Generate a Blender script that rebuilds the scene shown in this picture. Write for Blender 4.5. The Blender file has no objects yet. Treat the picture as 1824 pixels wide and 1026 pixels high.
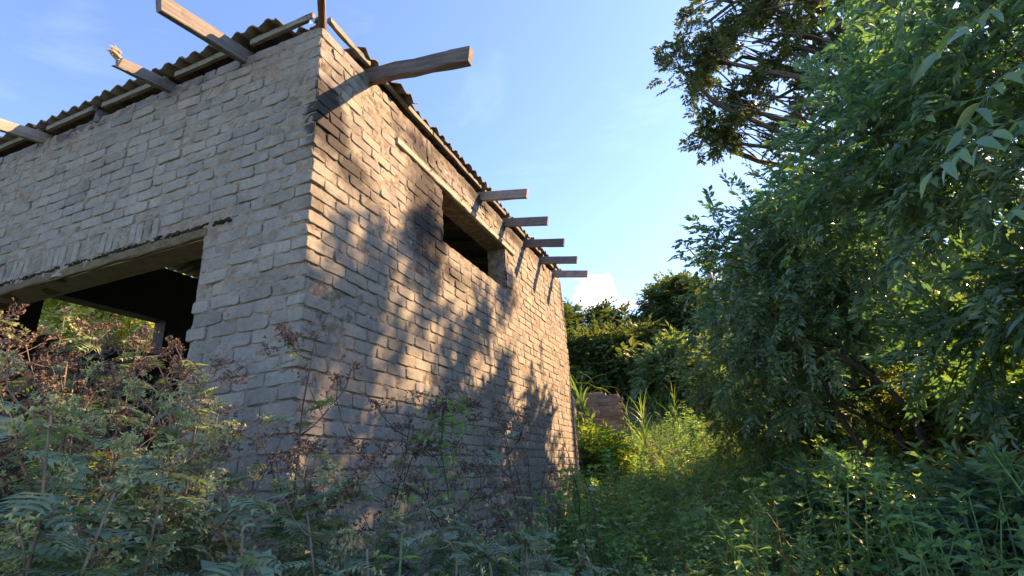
import bpy, math, random
import numpy as np
from mathutils import Matrix, Vector
RNG = np.random.default_rng(11)
random.seed(11)
scene = bpy.context.scene
COL = scene.collection

# ------------------------------------------------------------------ camera
CAM = np.array([1.995, -2.169, 1.60])
cF = np.array([-0.3204, 0.8868, 0.3331]); cR = np.array([0.9304, 0.3608, -0.0653]); cU = np.array([0.1781, -0.2890, 0.9406])
cam_d = bpy.data.cameras.new('camera'); cam_d.lens = 18.68; cam_d.sensor_width = 36.0
cam_d.clip_start = 0.05; cam_d.clip_end = 2000
cam = bpy.data.objects.new('camera', cam_d); COL.objects.link(cam)
cam.matrix_world = Matrix(((cR[0], cU[0], -cF[0], CAM[0]), (cR[1], cU[1], -cF[1], CAM[1]), (cR[2], cU[2], -cF[2], CAM[2]), (0, 0, 0, 1)))
scene.camera = cam

# ------------------------------------------------------------------ sky and sun
SUN_EL, SUN_AZ = math.radians(35.0), math.radians(49.0)          # azimuth from +Y towards +X
SUNV = np.array([math.sin(SUN_AZ) * math.cos(SUN_EL), math.cos(SUN_AZ) * math.cos(SUN_EL), math.sin(SUN_EL)])
world = bpy.data.worlds.new('World'); scene.world = world; world.use_nodes = True
wt = world.node_tree; wt.nodes.clear()
def wn(t, **k):
    n = wt.nodes.new(t)
    for a, b in k.items(): setattr(n, a, b)
    return n
sky = wn('ShaderNodeTexSky'); sky.sky_type = 'NISHITA'; sky.sun_disc = False
sky.sun_elevation = SUN_EL; sky.sun_rotation = SUN_AZ; sky.altitude = 200
sky.air_density = 1.0; sky.dust_density = 0.35; sky.ozone_density = 2.4
bg = wn('ShaderNodeBackground'); bg.inputs['Strength'].default_value = 0.089
wout = wn('ShaderNodeOutputWorld')
tc = wn('ShaderNodeTexCoord')
# small far cumulus and thin wisps, fixed in direction space
def cloud_mask(direction, spread, squash, thr):
    vm = wn('ShaderNodeVectorMath', operation='SUBTRACT'); vm.inputs[1].default_value = direction
    wt.links.new(tc.outputs['Generated'], vm.inputs[0])
    mp = wn('ShaderNodeVectorMath', operation='MULTIPLY'); mp.inputs[1].default_value = (1, 1, squash)
    wt.links.new(vm.outputs[0], mp.inputs[0])
    ln = wn('ShaderNodeVectorMath', operation='LENGTH'); wt.links.new(mp.outputs[0], ln.inputs[0])
    mr = wn('ShaderNodeMapRange'); mr.inputs['From Min'].default_value = 0; mr.inputs['From Max'].default_value = spread
    mr.inputs['To Min'].default_value = 1; mr.inputs['To Max'].default_value = 0
    wt.links.new(ln.outputs['Value'], mr.inputs['Value'])
    nz = wn('ShaderNodeTexNoise'); nz.inputs['Scale'].default_value = 4.5 / spread * .35; nz.inputs['Detail'].default_value = 7; nz.inputs['Roughness'].default_value = .62
    wt.links.new(tc.outputs['Generated'], nz.inputs['Vector'])
    ad = wn('ShaderNodeMath', operation='MULTIPLY_ADD'); wt.links.new(nz.outputs['Fac'], ad.inputs[0]); ad.inputs[1].default_value = 2.2; wt.links.new(mr.outputs[0], ad.inputs[2])
    m2 = wn('ShaderNodeMapRange'); m2.interpolation_type = 'SMOOTHSTEP'
    m2.inputs['From Min'].default_value = thr + .55; m2.inputs['From Max'].default_value = thr + 1.05
    wt.links.new(ad.outputs[0], m2.inputs['Value'])
    cl = wn('ShaderNodeMath', operation='MULTIPLY'); cl.inputs[1].default_value = 3.5; cl.use_clamp = True; wt.links.new(mr.outputs[0], cl.inputs[0])
    mm = wn('ShaderNodeMath', operation='MULTIPLY'); wt.links.new(m2.outputs[0], mm.inputs[0]); wt.links.new(cl.outputs[0], mm.inputs[1])
    return mm.outputs[0]
wisp = wn('ShaderNodeTexNoise'); wisp.inputs['Scale'].default_value = 3.2; wisp.inputs['Detail'].default_value = 9; wisp.inputs['Roughness'].default_value = .6; wisp.inputs['Distortion'].default_value = .4
wmap = wn('ShaderNodeMapping'); wmap.inputs['Scale'].default_value = (1, 1, 2.4); wmap.inputs['Location'].default_value = (.35, .2, .1)
wt.links.new(tc.outputs['Generated'], wmap.inputs['Vector']); wt.links.new(wmap.outputs[0], wisp.inputs['Vector'])
wr = wn('ShaderNodeMapRange'); wr.inputs['From Min'].default_value = .56; wr.inputs['From Max'].default_value = .84; wr.inputs['To Max'].default_value = .09
wt.links.new(wisp.outputs['Fac'], wr.inputs['Value'])
hs_ = wn('ShaderNodeHueSaturation'); hs_.inputs['Saturation'].default_value = 1.02; hs_.inputs['Hue'].default_value = .508; hs_.inputs['Value'].default_value = .95
wt.links.new(sky.outputs[0], hs_.inputs['Color']); prev = hs_.outputs[0]
def mixin(fac, col):
    global prev
    mx = wn('ShaderNodeMix', data_type='RGBA'); mx.inputs['B'].default_value = col
    wt.links.new(fac, mx.inputs['Factor']); wt.links.new(prev, mx.inputs['A']); prev = mx.outputs['Result']
mixin(wr.outputs[0], (6.6, 6.8, 7.4, 1))
CLOUDS = [((-.175, .9355, .308), .085, 1.2, .95), ((-.126, .950, .281), .045, 1.3, 1.0), ((-.30, .93, .20), .09, 1.6, 1.0), ((.45, .86, .23), .10, 1.6, .98), ((-.75, .62, .22), .12, 1.6, .98), ((.6, -.75, .26), .12, 1.6, .98), ((-.5, -.82, .25), .12, 1.6, .98)]
for d, s, q, th in CLOUDS: mixin(cloud_mask(d, s, q, th), (7.8, 7.6, 7.8, 1))
wt.links.new(prev, bg.inputs['Color']); wt.links.new(bg.outputs[0], wout.inputs['Surface'])

sun_d = bpy.data.lights.new('sun', 'SUN'); sun_d.energy = 4.5; sun_d.angle = math.radians(0.53); sun_d.color = (1.0, .61, .30)
sun = bpy.data.objects.new('sun', sun_d); COL.objects.link(sun)
sun.rotation_euler = Vector(-SUNV).to_track_quat('-Z', 'Y').to_euler(); sun.location = (20, 18, 25)
scene.view_settings.view_transform = 'Standard'; scene.view_settings.look = 'None'
scene.view_settings.exposure = 2.28; scene.view_settings.gamma = 1.0
scene.cycles.max_bounces = 8; scene.cycles.transparent_max_bounces = 8

# ------------------------------------------------------------------ helpers
def tag(o, label=None, cat=None, group=None, kind=None):
    if label: o['label'] = label
    if cat: o['category'] = cat
    if group: o['group'] = group
    if kind: o['kind'] = kind
    return o
def empty(name, loc=(0, 0, 0)):
    o = bpy.data.objects.new(name, None); o.location = loc; o.empty_display_size = .2; COL.objects.link(o); return o
def mesh_np(name, V, F, smooth=False, mat=None):
    V = np.asarray(V, np.float32).reshape(-1, 3)
    me = bpy.data.meshes.new(name)
    if isinstance(F, np.ndarray) and F.ndim == 2:
        n, k = F.shape
        me.vertices.add(len(V)); me.vertices.foreach_set('co', V.ravel())
        me.loops.add(n * k); me.loops.foreach_set('vertex_index', F.astype(np.int32).ravel())
        me.polygons.add(n); me.polygons.foreach_set('loop_start', np.arange(0, n * k, k, dtype=np.int32))
        me.update(calc_edges=True)
    else:
        me.from_pydata([tuple(v) for v in V], [], [tuple(int(i) for i in f) for f in F]); me.update()
    me.polygons.foreach_set('use_smooth', np.full(len(me.polygons), bool(smooth)))
    if mat: me.materials.append(mat)
    return me
def link(name, me, parent=None, loc=None):
    o = bpy.data.objects.new(name, me); COL.objects.link(o)
    if parent is not None: o.parent = parent
    if loc is not None: o.location = loc
    return o
class MB:                                       # triangle soup collector
    def __init__(s): s.V = []; s.F = []; s.n = 0
    def add(s, V, F):
        V = np.asarray(V, float).reshape(-1, 3); F = np.asarray(F, int)
        if len(V) == 0: return
        s.V.append(V); s.F.append(F + s.n); s.n += len(V)
    def get(s): return np.concatenate(s.V), np.concatenate(s.F)
    def build(s, name, mat, parent=None, smooth=False, origin=None):
        V, F = s.get()
        if origin is not None: V = V - np.asarray(origin)
        return link(name, mesh_np(name, V, F, smooth, mat), parent)
def quads2tris(F): F = np.asarray(F); return np.concatenate([F[:, [0, 1, 2]], F[:, [0, 2, 3]]])
def unit(v):
    v = np.asarray(v, float); return v / np.maximum(np.linalg.norm(v, axis=-1, keepdims=True), 1e-9)
def tube(pts, rad, n=6, cap=True):
    pts = np.asarray(pts, float); m = len(pts); rad = np.broadcast_to(np.asarray(rad, float), (m,))
    T = unit(np.gradient(pts, axis=0)); ref = np.array([0.31, .17, .93])
    A = unit(np.cross(T, ref)); B = np.cross(T, A)
    a = np.linspace(0, 2 * np.pi, n, endpoint=False)
    V = pts[:, None] + rad[:, None, None] * (np.cos(a)[None, :, None] * A[:, None] + np.sin(a)[None, :, None] * B[:, None])
    V = V.reshape(-1, 3); F = []
    i = np.arange(m - 1)[:, None] * n; j = np.arange(n)[None]; jn = (j + 1) % n
    Q = np.stack([i + j, i + jn, i + n + jn, i + n + j], -1).reshape(-1, 4)
    F = quads2tris(Q)
    if cap:
        e = (m - 1) * n; F = np.concatenate([F, [[e, e + k, e + k + 1] for k in range(1, n - 1)], [[0, k + 1, k] for k in range(1, n - 1)]])
    return V, F
def curve_pts(p0, p1, bend, n=6, rng=RNG, wob=.0):
    p0 = np.asarray(p0, float); p1 = np.asarray(p1, float); t = np.linspace(0, 1, n)[:, None]
    P = p0 + (p1 - p0) * t + np.asarray(bend, float) * (4 * t * (1 - t))
    if wob: P[1:-1] += rng.normal(0, wob, (n - 2, 3))
    return P
def rot_frames(D, N):
    """rows: x = side, y = along leaf, z = normal"""
    Y = unit(D); X = unit(np.cross(Y, N)); Z = np.cross(X, Y)
    return np.stack([X, Y, Z], -2)
def bake(templates, P, Rm, S, rng=RNG):
    """instances of triangle templates baked into one soup"""
    P = np.asarray(P); S = np.broadcast_to(np.asarray(S, float), (len(P),)); mb = MB()
    pick = rng.integers(0, len(templates), len(P))
    for k, (tv, tf) in enumerate(templates):
        ix = np.where(pick == k)[0]
        if not len(ix): continue
        V = np.einsum('vi,nij->nvj', tv, Rm[ix]) * S[ix][:, None, None] + P[ix][:, None]
        F = tf[None] + (np.arange(len(ix)) * len(tv))[:, None, None]
        mb.add(V.reshape(-1, 3), F.reshape(-1, 3))
    return mb

# ------------------------------------------------------------------ materials
def newmat(name):
    m = bpy.data.materials.new(name); m.use_nodes = True; nt = m.node_tree; nt.nodes.clear()
    out = nt.nodes.new('ShaderNodeOutputMaterial')
    return m, nt, out
def N(nt, t, ins=None, **k):
    n = nt.nodes.new(t)
    for a, b in k.items(): setattr(n, a, b)
    if ins:
        for a, b in ins.items():
            if isinstance(b, bpy.types.NodeSocket): nt.links.new(b, n.inputs[a])
            else: n.inputs[a].default_value = b
    return n
def rgba(c): return (c[0], c[1], c[2], 1)
def ramp(nt, fac, stops, interp='LINEAR'):
    r = nt.nodes.new('ShaderNodeValToRGB'); nt.links.new(fac, r.inputs[0]); r.color_ramp.interpolation = interp
    el = r.color_ramp.elements
    while len(el) < len(stops): el.new(.5)
    for e, (p, c) in zip(el, stops): e.position = p; e.color = rgba(c) if len(c) == 3 else c
    return r.outputs[0]
def mixc(nt, f, a, b, mode='MIX'):
    n = nt.nodes.new('ShaderNodeMix'); n.data_type = 'RGBA'; n.blend_type = mode
    for s, v in (('Factor', f), ('A', a), ('B', b)):
        if isinstance(v, bpy.types.NodeSocket): nt.links.new(v, n.inputs[s])
        elif s == 'Factor': n.inputs[s].default_value = v
        else: n.inputs[s].default_value = rgba(v) if len(v) == 3 else v
    return n.outputs['Result']
def rnd_value(nt):
    g = N(nt, 'ShaderNodeNewGeometry'); oi = N(nt, 'ShaderNodeObjectInfo')
    a = N(nt, 'ShaderNodeMath', {0: g.outputs['Random Per Island'], 1: oi.outputs['Random']}, operation='ADD')
    return N(nt, 'ShaderNodeMath', {0: a.outputs[0]}, operation='FRACT').outputs[0], g
def leaf_mat(name, stops, trans=.4, rough=.45, spec=.35, tcol=None, clump=.5):
    m, nt, out = newmat(name)
    rv, g = rnd_value(nt)
    nz = N(nt, 'ShaderNodeTexNoise', {'Vector': g.outputs['Position'], 'Scale': 1.7, 'Detail': 2.0})
    f = N(nt, 'ShaderNodeMath', {0: rv, 1: nz.outputs['Fac']}, operation='ADD')
    f2 = N(nt, 'ShaderNodeMapRange', {'Value': f.outputs[0], 'From Min': .3, 'From Max': 1.4})
    c = ramp(nt, f2.outputs[0], stops)
    p = N(nt, 'ShaderNodeBsdfPrincipled', {'Base Color': c, 'Roughness': rough, 'Specular IOR Level': spec})
    tc_ = mixc(nt, 1.0, c, tcol or (1.5, 1.55, .55), 'MULTIPLY')
    t = N(nt, 'ShaderNodeBsdfTranslucent', {'Color': tc_})
    mx = N(nt, 'ShaderNodeMixShader', {0: trans, 1: p.outputs[0], 2: t.outputs[0]})
    nt.links.new(mx.outputs[0], out.inputs['Surface'])
    return m
def bark_mat(name, a, b, scale=14):
    m, nt, out = newmat(name)
    g = N(nt, 'ShaderNodeNewGeometry')
    mp = N(nt, 'ShaderNodeMapping', {'Vector': g.outputs['Position'], 'Scale': (1, 1, .35)})
    nz = N(nt, 'ShaderNodeTexNoise', {'Vector': mp.outputs[0], 'Scale': scale, 'Detail': 6.0, 'Roughness': .65})
    c = ramp(nt, nz.outputs['Fac'], [(.3, a), (.7, b)])
    bu = N(nt, 'ShaderNodeBump', {'Height': nz.outputs['Fac'], 'Strength': .6, 'Distance': .02})
    p = N(nt, 'ShaderNodeBsdfPrincipled', {'Base Color': c, 'Roughness': .9, 'Normal': bu.outputs[0]})
    nt.links.new(p.outputs[0], out.inputs['Surface']); return m

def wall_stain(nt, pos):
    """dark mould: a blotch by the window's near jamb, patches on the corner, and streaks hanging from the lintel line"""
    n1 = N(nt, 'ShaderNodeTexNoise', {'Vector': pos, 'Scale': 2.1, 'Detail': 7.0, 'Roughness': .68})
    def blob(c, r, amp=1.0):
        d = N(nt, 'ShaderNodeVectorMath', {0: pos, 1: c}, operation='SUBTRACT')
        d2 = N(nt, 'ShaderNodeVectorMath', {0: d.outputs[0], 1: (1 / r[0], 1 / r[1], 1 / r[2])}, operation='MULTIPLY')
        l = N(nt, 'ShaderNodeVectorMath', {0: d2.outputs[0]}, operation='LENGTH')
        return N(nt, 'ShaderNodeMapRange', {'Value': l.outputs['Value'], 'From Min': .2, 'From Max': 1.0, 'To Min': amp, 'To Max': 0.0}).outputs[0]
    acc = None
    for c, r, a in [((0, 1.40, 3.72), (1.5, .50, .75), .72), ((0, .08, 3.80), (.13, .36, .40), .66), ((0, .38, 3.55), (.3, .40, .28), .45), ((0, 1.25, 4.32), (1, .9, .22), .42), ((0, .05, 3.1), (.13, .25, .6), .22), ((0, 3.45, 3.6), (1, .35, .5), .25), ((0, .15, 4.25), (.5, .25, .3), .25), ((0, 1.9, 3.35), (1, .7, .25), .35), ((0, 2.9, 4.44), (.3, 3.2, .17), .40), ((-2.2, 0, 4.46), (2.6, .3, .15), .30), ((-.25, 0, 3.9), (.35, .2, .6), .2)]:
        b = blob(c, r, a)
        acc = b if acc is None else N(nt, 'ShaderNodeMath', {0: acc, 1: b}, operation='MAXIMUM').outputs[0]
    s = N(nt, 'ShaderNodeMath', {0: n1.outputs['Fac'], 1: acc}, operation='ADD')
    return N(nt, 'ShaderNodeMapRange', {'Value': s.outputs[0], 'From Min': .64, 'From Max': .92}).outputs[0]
def brick_mat(name, stops, stain_col=(.045, .043, .045), stained=True, bump=.7):
    m, nt, out = newmat(name)
    rv, g = rnd_value(nt); pos = g.outputs['Position']
    c = ramp(nt, rv, stops)
    nz = N(nt, 'ShaderNodeTexNoise', {'Vector': pos, 'Scale': 34.0, 'Detail': 8.0, 'Roughness': .7})
    nb = N(nt, 'ShaderNodeTexNoise', {'Vector': pos, 'Scale': 5.0, 'Detail': 5.0, 'Roughness': .6})
    fine = N(nt, 'ShaderNodeTexNoise', {'Vector': pos, 'Scale': 190.0, 'Detail': 3.0})
    c = mixc(nt, .55, c, ramp(nt, nz.outputs['Fac'], [(.3, (.45, .44, .43)), (.5, (1, 1, 1)), (.72, (1.25, 1.2, 1.15))]), 'MULTIPLY')
    c = mixc(nt, .6, c, ramp(nt, nb.outputs['Fac'], [(.32, (.55, .55, .57)), (.55, (1, 1, 1)), (.75, (1.15, 1.1, 1.05))]), 'MULTIPLY')
    nw = N(nt, 'ShaderNodeTexNoise', {'Vector': pos, 'Scale': 1.1, 'Detail': 4.0, 'Roughness': .6})
    c = mixc(nt, .55, c, ramp(nt, nw.outputs['Fac'], [(.3, (.68, .68, .70)), (.5, (1, .98, .95)), (.7, (1.18, 1.1, 1.0))]), 'MULTIPLY')
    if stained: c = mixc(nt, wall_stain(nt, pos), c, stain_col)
    h = N(nt, 'ShaderNodeMath', {0: nz.outputs['Fac'], 1: fine.outputs['Fac']}, operation='ADD')
    bu = N(nt, 'ShaderNodeBump', {'Height': h.outputs[0], 'Strength': bump, 'Distance': .005})
    p = N(nt, 'ShaderNodeBsdfPrincipled', {'Base Color': c, 'Roughness': .93, 'Specular IOR Level': .2, 'Normal': bu.outputs[0]})
    nt.links.new(p.outputs[0], out.inputs['Surface']); return m
def wood_mat(name, a, b, dirt=(.05, .05, .05), axis=0):
    m, nt, out = newmat(name)
    t = N(nt, 'ShaderNodeTexCoord')
    sc = [60, 60, 60]; sc[axis] = 3.0
    mp = N(nt, 'ShaderNodeMapping', {'Vector': t.outputs['Object'], 'Scale': tuple(sc)})
    nz = N(nt, 'ShaderNodeTexNoise', {'Vector': mp.outputs[0], 'Scale': 1.0, 'Detail': 5.0, 'Roughness': .6})
    g = N(nt, 'ShaderNodeNewGeometry')
    n2 = N(nt, 'ShaderNodeTexNoise', {'Vector': g.outputs['Position'], 'Scale': 9.0, 'Detail': 6.0, 'Roughness': .65})
    c = ramp(nt, nz.outputs['Fac'], [(.3, a), (.72, b)])
    c = mixc(nt, N(nt, 'ShaderNodeMapRange', {'Value': n2.outputs['Fac'], 'From Min': .5, 'From Max': .72, 'To Max': .8}).outputs[0], c, dirt)
    bu = N(nt, 'ShaderNodeBump', {'Height': nz.outputs['Fac'], 'Strength': .5, 'Distance': .004})
    p = N(nt, 'ShaderNodeBsdfPrincipled', {'Base Color': c, 'Roughness': .85, 'Normal': bu.outputs[0]})
    nt.links.new(p.outputs[0], out.inputs['Surface']); return m
def rough_mat(name, a, b, scale=6, rough=.9, bump=.5, mid=None):
    m, nt, out = newmat(name)
    g = N(nt, 'ShaderNodeNewGeometry')
    nz = N(nt, 'ShaderNodeTexNoise', {'Vector': g.outputs['Position'], 'Scale': float(scale), 'Detail': 8.0, 'Roughness': .68})
    n2 = N(nt, 'ShaderNodeTexNoise', {'Vector': g.outputs['Position'], 'Scale': float(scale) * 9, 'Detail': 5.0, 'Roughness': .7})
    f = N(nt, 'ShaderNodeMath', {0: nz.outputs['Fac'], 1: n2.outputs['Fac']}, operation='ADD')
    f2 = N(nt, 'ShaderNodeMapRange', {'Value': f.outputs[0], 'From Min': .7, 'From Max': 1.3})
    c = ramp(nt, f2.outputs[0], [(0, a)] + ([(.5, mid)] if mid else []) + [(1, b)])
    bu = N(nt, 'ShaderNodeBump', {'Height': f.outputs[0], 'Strength': bump, 'Distance': .01})
    p = N(nt, 'ShaderNodeBsdfPrincipled', {'Base Color': c, 'Roughness': rough, 'Normal': bu.outputs[0], 'Specular IOR Level': .25})
    nt.links.new(p.outputs[0], out.inputs['Surface']); return m
def plain_mat(name, c, rough=.6, metal=0):
    m, nt, out = newmat(name)
    g = N(nt, 'ShaderNodeNewGeometry')
    nz = N(nt, 'ShaderNodeTexNoise', {'Vector': g.outputs['Position'], 'Scale': 40.0, 'Detail': 4.0})
    cc = ramp(nt, nz.outputs['Fac'], [(.3, tuple(x * .7 for x in c)), (.7, c)])
    p = N(nt, 'ShaderNodeBsdfPrincipled', {'Base Color': cc, 'Roughness': rough, 'Metallic': metal})
    nt.links.new(p.outputs[0], out.inputs['Surface']); return m

M = {}
M['brick'] = brick_mat('cement_brick', [(0, (.205, .20, .185)), (.3, (.25, .245, .228)), (.6, (.275, .267, .245)), (.85, (.245, .245, .24)), (1, (.31, .295, .265))])
M['mortar_front'] = rough_mat('mortar_pale', (.15, .128, .106), (.36, .315, .265), 14, mid=(.265, .228, .19), bump=.9)
def mortar_side():
    m, nt, out = newmat('mortar_grey'); g = N(nt, 'ShaderNodeNewGeometry'); pos = g.outputs['Position']
    nz = N(nt, 'ShaderNodeTexNoise', {'Vector': pos, 'Scale': 16.0, 'Detail': 8.0, 'Roughness': .7})
    c = ramp(nt, nz.outputs['Fac'], [(.3, (.06, .054, .048)), (.5, (.18, .16, .135)), (.7, (.34, .30, .25))])
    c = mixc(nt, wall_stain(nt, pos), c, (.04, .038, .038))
    bu = N(nt, 'ShaderNodeBump', {'Height': nz.outputs['Fac'], 'Strength': .9, 'Distance': .01})
    p = N(nt, 'ShaderNodeBsdfPrincipled', {'Base Color': c, 'Roughness': .95, 'Normal': bu.outputs[0], 'Specular IOR Level': .2})
    nt.links.new(p.outputs[0], out.inputs['Surface']); return m
M['mortar_side'] = mortar_side()
M['plaster_dark'] = rough_mat('dark_inner_wall', (.05, .048, .045), (.12, .115, .105), 3)  # one very dark, faintly mottled tone for the inner walls
M['concrete'] = rough_mat('weathered_concrete', (.20, .185, .165), (.40, .37, .325), 8)
M['old_lintel'] = rough_mat('mossy_lintel', (.055, .042, .028), (.19, .15, .10), 9, mid=(.11, .09, .055))
M['moss_and_shade'] = rough_mat('black_moss_and_shade', (.012, .014, .010), (.05, .055, .03), 20, bump=1)
M['roof'] = rough_mat('weathered_roof_sheet', (.07, .066, .065), (.17, .155, .145), 7)
M['wood_grey'] = wood_mat('grey_timber', (.095, .09, .088), (.20, .185, .175))
M['wood_pale'] = wood_mat('pale_timber', (.19, .165, .15), (.34, .30, .27), dirt=(.10, .09, .085))
M['wood_dark'] = wood_mat('blackened_timber', (.045, .042, .042), (.17, .15, .14))
M['wood_brown'] = wood_mat('brown_timber', (.10, .065, .045), (.22, .15, .105))
M['wood_broken'] = wood_mat('splintered_timber', (.45, .33, .22), (.62, .48, .34), dirt=(.30, .20, .12))
M['board'] = wood_mat('eaves_board', (.12, .115, .098), (.24, .23, .195), dirt=(.055, .05, .045), axis=1)
M['wire'] = plain_mat('rusty_wire', (.08, .06, .05), .7, .4)
M['tin'] = plain_mat('bright_flashing', (.6, .62, .66), .35, .8)
M['soil'] = rough_mat('soil_and_low_herbs', (.055, .055, .028), (.16, .16, .075), 5, mid=(.095, .11, .05), bump=1)
M['red_brick'] = brick_mat('brown_brick', [(0, (.20, .145, .115)), (.5, (.29, .22, .175)), (1, (.36, .29, .235))], stained=False)
M['red_mortar'] = rough_mat('grey_mortar', (.16, .14, .12), (.33, .29, .25), 12)
M['bark'] = bark_mat('dark_bark', (.03, .026, .023), (.095, .08, .068))
M['bark_pale'] = bark_mat('pale_bark', (.16, .145, .125), (.34, .31, .27))
M['stem_brown'] = bark_mat('dry_stem', (.10, .075, .055), (.24, .19, .145), 30)
M['stem_dark'] = bark_mat('dark_stem', (.03, .026, .026), (.08, .065, .06), 30)
M['stem_green'] = bark_mat('green_stem', (.05, .075, .035), (.13, .16, .075), 30)
M['leaf_shrub'] = leaf_mat('glossy_shrub_leaf', [(0, (.07, .135, .112)), (.45, (.105, .19, .135)), (.8, (.145, .245, .14)), (1, (.20, .29, .12))], trans=.36, rough=.33, spec=.6, tcol=(1.05, 1.4, .6))  # pale bluish tones put a hazy look into the leaf colour
M['leaf_shrub_far'] = leaf_mat('olive_shrub_leaf', [(0, (.075, .12, .07)), (.5, (.11, .17, .085)), (1, (.17, .22, .10))], trans=.38, rough=.5)
M['leaf_tree'] = leaf_mat('tall_tree_leaf', [(0, (.035, .062, .035)), (.5, (.055, .09, .045)), (1, (.10, .125, .05))], trans=.30, rough=.42, spec=.45)
M['leaf_far'] = leaf_mat('far_tree_leaf', [(0, (.032, .060, .028)), (.5, (.055, .092, .036)), (1, (.11, .13, .048))], trans=.4, rough=.5)
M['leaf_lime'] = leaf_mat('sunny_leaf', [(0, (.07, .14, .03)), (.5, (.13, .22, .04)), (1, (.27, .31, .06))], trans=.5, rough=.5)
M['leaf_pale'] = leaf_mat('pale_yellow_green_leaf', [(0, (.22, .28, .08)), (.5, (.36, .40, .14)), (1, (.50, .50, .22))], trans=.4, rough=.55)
M['leaf_thicket'] = leaf_mat('thicket_leaf', [(0, (.06, .12, .03)), (.5, (.11, .18, .04)), (1, (.20, .22, .055))], trans=.5, rough=.5)
M['leaf_herb'] = leaf_mat('herb_leaf', [(0, (.10, .20, .10)), (.5, (.15, .28, .125)), (1, (.22, .35, .135))], trans=.4, rough=.42, spec=.4)
M['leaf_fern'] = leaf_mat('feathery_leaf', [(0, (.11, .165, .13)), (.5, (.155, .225, .165)), (1, (.22, .29, .19))], trans=.35, rough=.5)
M['leaf_bright'] = leaf_mat('fresh_green_leaf', [(0, (.07, .19, .025)), (.5, (.11, .26, .03)), (1, (.17, .33, .045))], trans=.45, rough=.4, spec=.45)
M['grass'] = leaf_mat('grass_blade', [(0, (.095, .175, .07)), (.5, (.15, .245, .085)), (.85, (.21, .29, .105)), (1, (.34, .30, .16))], trans=.4, rough=.5)
M['reed'] = leaf_mat('reed_blade', [(0, (.06, .13, .045)), (.6, (.11, .20, .06)), (1, (.22, .27, .08))], trans=.45, rough=.42)
M['straw'] = leaf_mat('dry_blade', [(0, (.12, .085, .045)), (.5, (.22, .15, .075)), (1, (.36, .26, .12))], trans=.35, rough=.6, tcol=(1.3, 1.15, .7))
M['head_brown'] = leaf_mat('dry_flower_head', [(0, (.05, .034, .032)), (.5, (.11, .075, .066)), (1, (.22, .16, .13))], trans=.15, rough=.8, tcol=(1.2, 1, .8))
M['head_green'] = leaf_mat('budding_flower_head', [(0, (.19, .22, .11)), (.5, (.31, .33, .175)), (1, (.46, .46, .27))], trans=.25, rough=.7)
M['leaf_dry'] = leaf_mat('withered_leaf', [(0, (.20, .11, .04)), (.5, (.32, .19, .06)), (1, (.42, .29, .11))], trans=.4, rough=.6, tcol=(1.3, 1.1, .6))

# ------------------------------------------------------------------ terrain
_gu = np.array([-60, -3, 0, 1, 2, 4, 6, 8, 12, 17, 25, 40, 70, 400.])
_gz = np.array([-1, -.1, 0, .12, .34, .60, .76, .95, 1.75, 3.2, 5.9, 10.5, 16, 30.])
def ground_z(x, y):
    x = np.asarray(x, float); y = np.asarray(y, float); u = y + 2.2
    z = (np.interp(u - .6, _gu, _gz) + np.interp(u, _gu, _gz) + np.interp(u + .6, _gu, _gz)) / 3
    z = z + np.clip(x - 3.2, 0, 25) * .13 + np.clip(-5.5 - x, 0, 25) * .16
    z = z + .05 * np.sin(x * 1.3 + .4) * np.cos(y * 1.1) + .025 * np.sin(x * 3.1) * np.sin(y * 2.7 + 1)
    return z
def build_ground():
    xs = np.concatenate([np.linspace(-400, -40, 13), np.linspace(-36, -8, 18), np.linspace(-7.5, 12, 131), np.linspace(13, 40, 18), np.linspace(50, 400, 13)])
    ys = np.concatenate([np.linspace(-300, -20, 12), np.linspace(-16, -4, 9), np.linspace(-3.6, 14, 119), np.linspace(15, 60, 31), np.linspace(75, 400, 10)])
    X, Y = np.meshgrid(xs, ys); Z = ground_z(X, Y)
    Z += RNG.normal(0, .012, Z.shape) * (np.abs(X) < 12)
    V = np.stack([X, Y, Z], -1).reshape(-1, 3); nx = len(xs)
    i, j = np.meshgrid(np.arange(len(ys) - 1), np.arange(nx - 1), indexing='ij'); a = (i * nx + j).ravel()
    F = np.stack([a, a + 1, a + nx + 1, a + nx], -1)
    o = link('ground', mesh_np('ground', V, F, True, M['soil'])); tag(o, kind='structure', label='sloping overgrown ground rising behind the building')
build_ground()

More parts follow.
